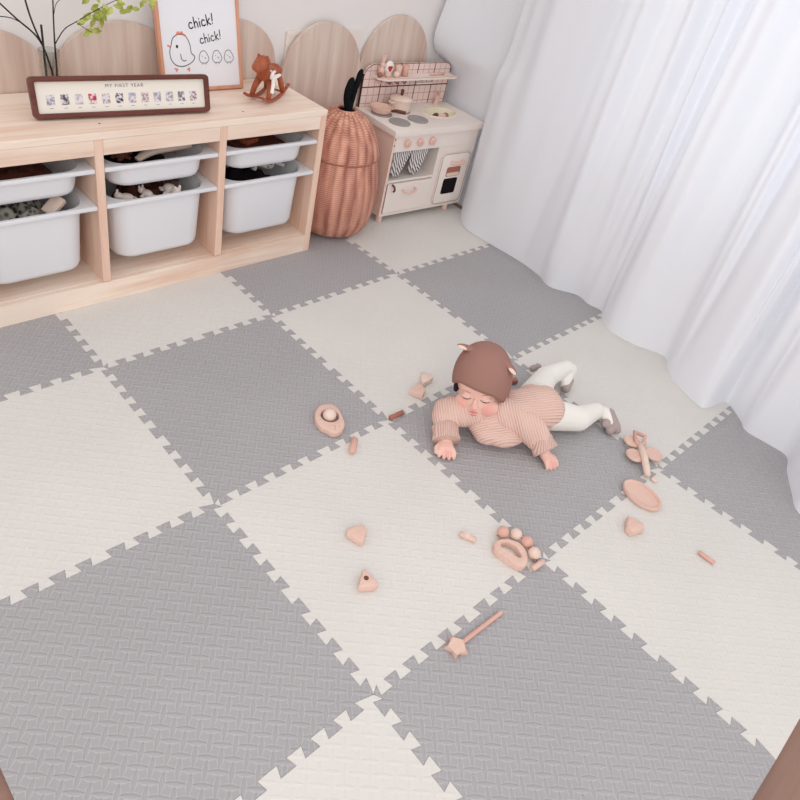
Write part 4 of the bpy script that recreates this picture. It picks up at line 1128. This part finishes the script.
hat = bfin('hat', b, 'hat'); md = hat.modifiers.new('s', 'SOLIDIFY'); md.thickness = .004; md.offset = 1
b = B(); tube(b, [hp(*c_[0]) for c_ in rings] + [hp(*rings[0][0])], .0034, 8, False)
for v in b.verts: v.co -= O0
finish('hat_hem', b, 'hat', hat, True)
for s in (-1, 1):
    c0 = V((-.034, .0, .113)) if s < 0 else V((.060, .0, .094)); dirv = V((-1, .1, .20)).normalized() if s < 0 else V((.72, .1, -.62)).normalized()
    b = B(); R3 = HR @ dirv.to_track_quat('Z', 'Y').to_matrix()
    ball(b, hp(*(c0 + dirv * .018)), (.013, .0075, .030), 18, R3)
    for v in b.verts: v.co -= O0
    finish('hat_ear', b, 'hat', hat, True)
    b = B(); off = V((0, .0058, .0010)) + dirv * .028
    ball(b, hp(*(c0 + off)), (.0085, .0050, .018), 16, R3)
    for v in b.verts: v.co -= O0
    finish('ear_lining', b, 'hat_in', hat, True)
# sweater
M['knit'] = rib_mat('pink_rib_knit', srgb(241, 205, 192), 820, (.36, .80, .45), .003, .75, .87)
M['sleeve_knit'] = rib_mat('pink_sleeve_rib', srgb(241, 205, 192), 820, (.62, -.62, .48), .003, .75, .87)
M['cuff'] = rib_mat('pink_rib_cuff', srgb(240, 203, 190), 1000, (.75, -.6, .0), .003, .9, .84)
b = B()
capsule(b, (.812, -.205, .060), (.885, -.238, .070), .054, .070); capsule(b, (.885, -.238, .072), (.968, -.262, .074), .070, .078)
ball(b, (.975, -.258, .076), (.052, .084, .070), 24); ball(b, (.846, -.256, .044), (.088, .056, .043), 24); ball(b, (.800, -.226, .044), (.070, .050, .042), 24)
ball(b, (.822, -.178, .078), (.058, .052, .052), 20); ball(b, (.785, -.205, .050), (.050, .045, .038), 20)
sw = brem('sweater', b, .0042, 16, 'knit')
for v in sw.data.vertices:
    p = v.co + O0; a_ = noise.noise(p * 14); v.co += v.normal * (.004 * a_ + .0025 * math.sin(p.x * 60 + p.y * 45) * (1 if p.z > .05 else .2))
    if v.co.z < .002: v.co.z = .002
slA = [(.772, -.165, .078), (.722, -.118, .062), (.700, -.128, .052), (.678, -.152, .042)]
slB = [(.838, -.222, .092), (.862, -.285, .082), (.884, -.318, .064), (.886, -.344, .048)]
for pts_, rr_ in ((slA, (.046, .045, .043, .034)), (slB, (.046, .046, .042, .034))):
    b = B()
    for k in range(3): capsule(b, pts_[k], pts_[k + 1], rr_[k], rr_[k + 1], 20)
    sl = brem('sleeve', b, .0036, 4, 'sleeve_knit'); sl.parent = sw
    for v in sl.data.vertices:
        p = v.co + O0; v.co += v.normal * (.0025 * math.sin(p.x * 80 - p.y * 60 + p.z * 50) + .004 * noise.noise(p * 18))
        if v.co.z < .002: v.co.z = .002
for A, w_, r0, r1 in ((armA, V((.655, -.182, .028)), .037, .039), (armB, V((.886, -.372, .032)), .036, .038)):
    a = V((.684, -.143, .046)) if A is armA else V((.887, -.338, .052)); d = (w_ - a)
    b = B(); pts = [a + d * t_ for t_ in (0, .12, .5, .88, 1, .96, .5)]; tube(b, pts, [r0 * .93, r0 * 1.06, r0, r1 * 1.04, r1 * 1.0, r1 * .86, r1 * .8], 28, False)
    for v in b.verts: v.co.z = max(v.co.z, .0015)
    for v in b.verts: v.co -= O0
    finish('cuff', b, 'cuff', sw, True)
# neckline: V collar
b = B(); q = [hp(x, y, z) for x, y, z in ((-.055, .020, -.078), (-.034, .044, -.096), (0, .058, -.106), (.030, .048, -.098), (.054, .022, -.082))]
tube(b, catmull(q, 5), .0075, 10)
for v in b.verts: v.co -= O0
finish('collar', b, 'cuff', sw, True)
# tights
M['tights'] = bump_noise(new_mat('white_tights', srgb(240, 236, 230), .85, .1), 260, .25, .001)
M['sole'] = bump_noise(new_mat('taupe_sole', srgb(176, 160, 158), .9, .05), 200, .4, .001)
b = B()
ball(b, (.992, -.255, .076), (.050, .078, .066), 24)
for A, r0, r1, r2 in ((legN, .052, .040, .027), (legF, .050, .038, .025)):
    capsule(b, A[0], A[1], r0, r1); capsule(b, A[1], A[2], r1, r2)
capsule(b, legN[2], (1.212, -.372, .030), .024, .021); capsule(b, (1.212, -.372, .032), (1.196, -.412, .022), .021, .018)
capsule(b, legF[2], (1.276, -.180, .050), .025, .023); capsule(b, (1.276, -.180, .046), (1.222, -.208, .024), .021, .017)
tg = brem('tights', b, .004, 5, 'tights')
for v in tg.data.vertices:
    if v.co.z < .001: v.co.z = .001
b = B(); capsule(b, (1.218, -.382, .032), (1.196, -.424, .022), .020, .018); ball(b, (1.170, -.424, .018), (.014, .014, .015), 14); ball(b, (1.196, -.436, .016), (.011, .012, .013), 14); ball(b, (1.182, -.400, .024), (.022, .014, .014), 14)
brem('foot_sole', b, .003, 4, 'sole')
b = B(); capsule(b, (1.252, -.200, .026), (1.216, -.218, .019), .018, .016); brem('foot_sole', b, .003, 4, 'sole')

# ------------------------------------------------------------------ toys on the mat
def flat_toy(name, pts, z0, z1, mat, label, cat, bev=.003, hole=None, group=None, smoothit=True, spl=0):
    if spl:
        pts = [(p.x, p.y) for p in catmull([(x, y, 0) for x, y in pts], spl, True)]
    cx = sum(p[0] for p in pts) / len(pts); cy = sum(p[1] for p in pts) / len(pts)
    P = [(x - cx, y - cy) for x, y in pts]
    Hh = [(x - cx, y - cy) for x, y in hole] if hole else None
    b = B(); prism(b, P, z0, z1, bev, 3, Hh)
    o = finish(name, b, mat, None, True, (cx, cy, .0005), 40); return tag(o, label, cat, group)
RING = [(.3993, .1047), (.416, .1207), (.4357, .1298), (.4543, .1285), (.4718, .1184), (.4781, .1015), (.4754, .0825), (.4698, .0672), (.4624, .0532), (.455, .0358), (.4411, .0225), (.4237, .0151), (.4059, .017), (.3959, .0282), (.3915, .0431), (.3852, .0556), (.3855, .0696), (.3886, .0857)]
rt = thing('ring_rattle', 'round wooden rattle with a ball in its hole, on the gray tile behind', 'rattle', (.437, .078, .0005))
ro = [(p.x - .437, p.y - .078) for p in catmull([(x, y, 0) for x, y in RING], 3, True)]
n_ = len(ro); a0 = math.atan2(ro[0][1], ro[0][0])
hol = [(.0265 * math.cos(math.atan2(y - .004, x)), .004 + .0265 * math.sin(math.atan2(y - .004, x))) for x, y in ro]
b = B(); prism(b, ro, 0, .020, .0035, 3, hol); finish('rattle_body', b, 'toy', rt, True, None, 45)
b = B(); ball(b, (-.001, .005, .0205), .0195, 24); finish('ball', b, 'toy_pale', rt, True)
b = B()
for x, y in ((-.017, -.040), (-.005, -.045), (-.024, -.048)): cyl(b, (x, y), .0018, .0195, .0204, 8)
finish('dots', b, 'toy_dark', rt)
G = 'small wooden blocks scattered on the foam tiles'
def extr(lst, z, mat, label, bev=.003, name='wooden_block'): return flat_toy(name, lst, 0, z, mat, label, 'block', bev, None, G)
extr([(.8308, .0926), (.8414, .0752), (.850, .0561), (.838, .0479), (.8076, .0490), (.7926, .0454), (.8008, .0662)], .020, 'toy_pale', 'half-round wooden block behind the baby, the farther of the touching pair')
extr([(.7808, .0580), (.7860, .0400), (.7756, .0189), (.7496, .0065), (.7393, .0231), (.731, .0441), (.7457, .0522)], .018, 'toy', 'wedge-shaped wooden block behind the baby, the nearer of the touching pair')
extr([(.2172, -.2563), (.2619, -.2671), (.2567, -.2877), (.2249, -.3094), (.2186, -.3), (.2084, -.2667)], .020, 'toy', 'wooden wedge block on the middle cream tile, left of the tiny twin pegs', .004)
# block with hole
tb = flat_toy('wooden_block', [(.1760, -.3700), (.1770, -.4172), (.169, -.4195), (.1385, -.4030), (.1350, -.395), (.168, -.3695)], 0, .024, 'toy', 'triangular wooden block with a dark round hole on the middle cream tile', 'block', .004, None, G)
b = B(); cyl(b, (.161 - tb.location.x + .0, -.391 - tb.location.y), .006, .0238, .0246, 16); finish('hole', b, 'brownhandle', tb)
def rod_toy(name, a, c, r_, mat, label, cat='stick', flat=1.0, n=12, group=G):
    a, c = V(a), V(c); m_ = (a + c) / 2; m_.z = 0
    b = B(); d = (c - a).normalized() * r_ * .25; tube(b, [a - m_, a - m_ + d, c - m_ - d, c - m_], [r_ * .75, r_, r_, r_ * .75], n)
    if flat != 1: 
        for v in b.verts: v.co.z = r_ * flat + (v.co.z - a.z) * flat
    o = finish(name, b, mat, None, True, (m_.x, m_.y, .0005), 50); return tag(o, label, cat, group)
rod_toy('wooden_peg', (.4463, -.0214, .0095), (.4031, -.0590, .0095), .0095, 'toy_pink', 'thick wooden peg on the tile seam in front of the round rattle', 'peg', 1, 8)
rod_toy('wooden_peg', (.5955, -.0092, .0075), (.6478, -.0114, .0075), .0075, 'toy_dark', 'brownish wooden stick on the seam left of the baby\'s sleeve', 'peg')
rod_toy('wooden_peg', (.9768, -.836, .0062), (.9795, -.8813, .0062), .0062, 'toy_pink', 'thin wooden stick alone on the lower right cream tile', 'peg', 1, 6)
tw = rod_toy('wooden_peg', (.4575, -.4225, .007), (.4779, -.4610, .007), .007, 'toy', 'tiny pale double peg on the middle cream tile near the bead rattle', 'peg')
b = B(); cyl(b, (0, 0), .0085, .0, .0165, 16, .002); finish('collar', b, 'toy_pale', tw, True, (0, .004, 0), 40)
rod_toy('wooden_peg', (.534, -.6010, .0075), (.577, -.6030, .0075), .0075, 'toy', 'wooden peg lying on the seam right beside the bead rattle', 'peg')
pear = flat_toy('wooden_block', [(.8985, -.6530), (.900, -.668), (.9125, -.6959), (.8971, -.7065), (.8568, -.6931), (.8589, -.6740)], 0, .022, 'toy', 'half pear shaped wooden block in front of the oval dish', 'block', .004, None, G)
# bead rattle
HO = [(.5042, -.497), (.5205, -.4968), (.5393, -.5048), (.5531, -.5203), (.5602, -.5378), (.5563, -.5572), (.5434, -.5737), (.5217, -.5873), (.507, -.5861), (.4987, -.5735), (.4931, -.5523), (.4889, -.5264), (.4898, -.5091)]
c_ = V((.5245, -.5385, .0005))
gr = thing('bead_rattle', 'wooden grip rattle with four beads along its arch, near the tile corner', 'rattle', c_)
oo = [(p.x - c_.x, p.y - c_.y) for p in catmull([(x, y, 0) for x, y in HO], 3, True)]
HI = [(.5163, -.5087), (.5278, -.5108), (.5388, -.5218), (.5411, -.5398), (.5352, -.5575), (.5265, -.5659), (.5183, -.5515), (.5137, -.5323), (.5113, -.5144)]
hi_ = [(p.x - c_.x, p.y - c_.y) for p in catmull([(x, y, 0) for x, y in HI], 6, True)]
def radial(poly, ang):
    best = 1e9
    dx, dy = math.cos(ang), math.sin(ang)
    for k in range(len(poly)):
        (x1, y1), (x2, y2) = poly[k], poly[(k + 1) % len(poly)]
        den = dx * (y2 - y1) - dy * (x2 - x1)
        if abs(den) < 1e-12: continue
        t_ = (x1 * (y2 - y1) - y1 * (x2 - x1)) / den; u_ = (x1 * dy - y1 * dx) / den
        if t_ > 0 and -1e-6 <= u_ <= 1 + 1e-6: best = min(best, t_)
    return (dx * best, dy * best) if best < 1e8 else (0, 0)
cc = (.0025, .0005)
o2 = [(x - cc[0], y - cc[1]) for x, y in oo]; i2 = [(x - cc[0], y - cc[1]) for x, y in hi_]
NN = 48; O_ = [radial(o2, 2 * PI * k / NN) for k in range(NN)]; I_ = [radial(i2, 2 * PI * k / NN) for k in range(NN)]
b = B(); prism(b, [(x + cc[0], y + cc[1]) for x, y in O_], 0, .020, .003, 3, [(x + cc[0], y + cc[1]) for x, y in I_]); finish('grip', b, 'toy', gr, True, None, 45)
for k, (x, y) in enumerate([(.5512, -.4871), (.5754, -.5112), (.5805, -.5439), (.5687, -.5764)]):
    b = B(); ball(b, (x - c_.x, y - c_.y, .0165), .0160, 24); finish('bead', b, 'toy_pink' if k % 2 == 0 else 'toy_pale', gr, True)
b = B(); arc = catmull([(.535, -.486, .012), (.5512, -.4871, .0165), (.5754, -.5112, .0165), (.5805, -.5439, .0165), (.5687, -.5764, .0165), (.552, -.589, .012)], 5)
tube(b, [p - c_ for p in arc], .003, 8); finish('bead_wire', b, 'toy_dark', gr, True)
# star wand
sw_ = thing('star_wand', 'wooden wand with a star head lying across the tile seam at the bottom', 'wand', (.2209, -.6284, .0005))
b = B(); pts = [((.0275 if k % 2 == 0 else .0138) * math.cos(PI * k / 5 + .05), (.0275 if k % 2 == 0 else .0138) * math.sin(PI * k / 5 + .05)) for k in range(10)]
prism(b, pts, 0, .014, .003, 3); finish('star', b, 'toy', sw_, True, None, 45)
b = B(); tube(b, [(.018, 0, .0062), (.1530, -.0038, .0055)], .0052, 12); finish('stick', b, 'toy_pink', sw_, True, None, 60)
# oval dish
ds = thing('oval_dish', 'shallow oval wooden dish on the lower right cream tile', 'dish', (1.0195, -.6325, .0005), math.atan2(-.6837 + .5859, 1.035 - .99) * 0 - 1.62)
b = B(); R0 = []
for sc, z in ((.90, 0), (.97, .002), (1.0, .008), (1.0, .013), (.97, .0155), (.90, .0155), (.84, .0125), (.82, .009), (.5, .0082)):
    R0.append([b.verts.new((.0600 * sc * math.cos(2 * PI * k / 40) + 0, .0425 * sc * math.sin(2 * PI * k / 40), z)) for k in range(40)])
for p, q in zip(R0, R0[1:]):
    for i in range(40): b.faces.new((p[i], p[(i + 1) % 40], q[(i + 1) % 40], q[i]))
b.faces.new(R0[0][::-1]); b.faces.new(R0[-1]); finish('dish_body', b, 'toy', ds, True, None, 50)
# dragonfly / butterfly toy
bf = thing('butterfly_toy', 'wooden butterfly rattle with round wings beside the baby\'s foot', 'rattle', (1.155, -.560, .0005))
def wl(x, y, z): return V((x - 1.155, y + .560, z))
b = B(); tube(b, [wl(1.204, -.512, .018), wl(1.178, -.533, .024), wl(1.150, -.558, .025), (wl(1.122, -.584, .019)), wl(1.104, -.602, .012)], [.008, .010, .0105, .0105, .0085], 14); finish('body', b, 'toy_pale', bf, True)
for (x, y, r_, tilt) in ((1.206, -.562, .0290, 0), (1.146, -.532, .0280, 0), (1.196, -.492, .0260, 0), (1.118, -.620, .010, 0)):
    b = B(); cyl(b, (0, 0), r_, 0, .009, 32, .003)
    Rm = Matrix.Rotation(tilt, 3, 'X')
    for v in b.verts: v.co = Rm @ v.co + wl(x, y, .010 if r_ > .015 else .001)
    finish('wing' if r_ > .015 else 'tail_bead', b, 'toy' if r_ > .015 else 'toy_pale', bf, True, None, 40)
b = B(); lp = [wl(x, y, z) for x, y, z in ((1.198, -.500, .022), (1.222, -.478, .030), (1.236, -.508, .030), (1.205, -.524, .024), (1.192, -.515, .020))]
tube(b, lp + [lp[0]], .0065, 8, False); finish('loop', b, 'toy_pink', bf, True)
# taupe piece behind the baby
b = B(); ball(b, (-.006, 0, .009), (.017, .011, .009), 16); ball(b, (.014, -.004, .010), (.014, .012, .010), 16)
o = remeshed('bean_block', b, .002, 3, 'sole', None); o.location = (1.222, -.082, .0005); tag(o, 'small taupe bean-shaped toy lying behind the baby\'s far leg', 'block', G)
b = B(); box(b, -.022, .022, -.010, .010, 0, .018, .004); o = finish('wooden_block', b, 'toy_dark', None, True, (1.083, -.088, .0005), 40); o.rotation_euler = (0, 0, -.5)  # stand-in block for a brown piece guessed to be a hat tie
tag(o, 'small brown wooden block half hidden behind the baby\'s hat', 'block', G)

# ------------------------------------------------------------------ light
w = bpy.data.worlds.new('daylight'); scene.world = w; w.use_nodes = True
bg = w.node_tree.nodes['Background']; bg.inputs[0].default_value = (1.0, .985, .98, 1); bg.inputs[1].default_value = .98
def area(name, loc, rot, sx, sy, power, col=(1, 1, 1)):
    l = bpy.data.lights.new(name, 'AREA'); l.shape = 'RECTANGLE'; l.size = sx; l.size_y = sy; l.energy = power; l.color = col
    o = bpy.data.objects.new(name, l); COL.objects.link(o); o.location = loc; o.rotation_euler = rot; return o
area('window_daylight', (2.9, -.9, 1.5), (0, PI / 2, 0), 2.0, 2.8, 21, (.88, .94, 1.0))
rf = area('room_fill', (-1.3, -1.9, 2.0), (0, 0, 0), 1.6, 1.6, 24, (1, .96, .93))  # added fill from behind the camera, brightens curtain and kitchen
rf.rotation_euler = (V((1.9, 1.0, .5)) - V((-1.3, -1.9, 2.0))).to_track_quat('-Z', 'Y').to_euler()

# ------------------------------------------------------------------ camera
cam = bpy.data.cameras.new('camera'); co = bpy.data.objects.new('camera', cam); COL.objects.link(co)
a_, b_, g_ = -.86184, .90896, .22518
co.matrix_world = Matrix.Translation((-.63089, -.93477, 1.34037)) @ Matrix.Rotation(a_, 4, 'Z') @ Matrix.Rotation(b_, 4, 'X') @ Matrix.Rotation(g_, 4, 'Z')
cam.sensor_width = 36; cam.lens = 685.26 / 800 * 36; cam.clip_start = .02
cam.shift_x = (400 - 366.49) / 800; cam.shift_y = (375.08 - 400) / 800
scene.camera = co
scene.view_settings.view_transform = 'Standard'; scene.view_settings.look = 'None'
scene.view_settings.exposure = 0.0; scene.view_settings.gamma = 1.0
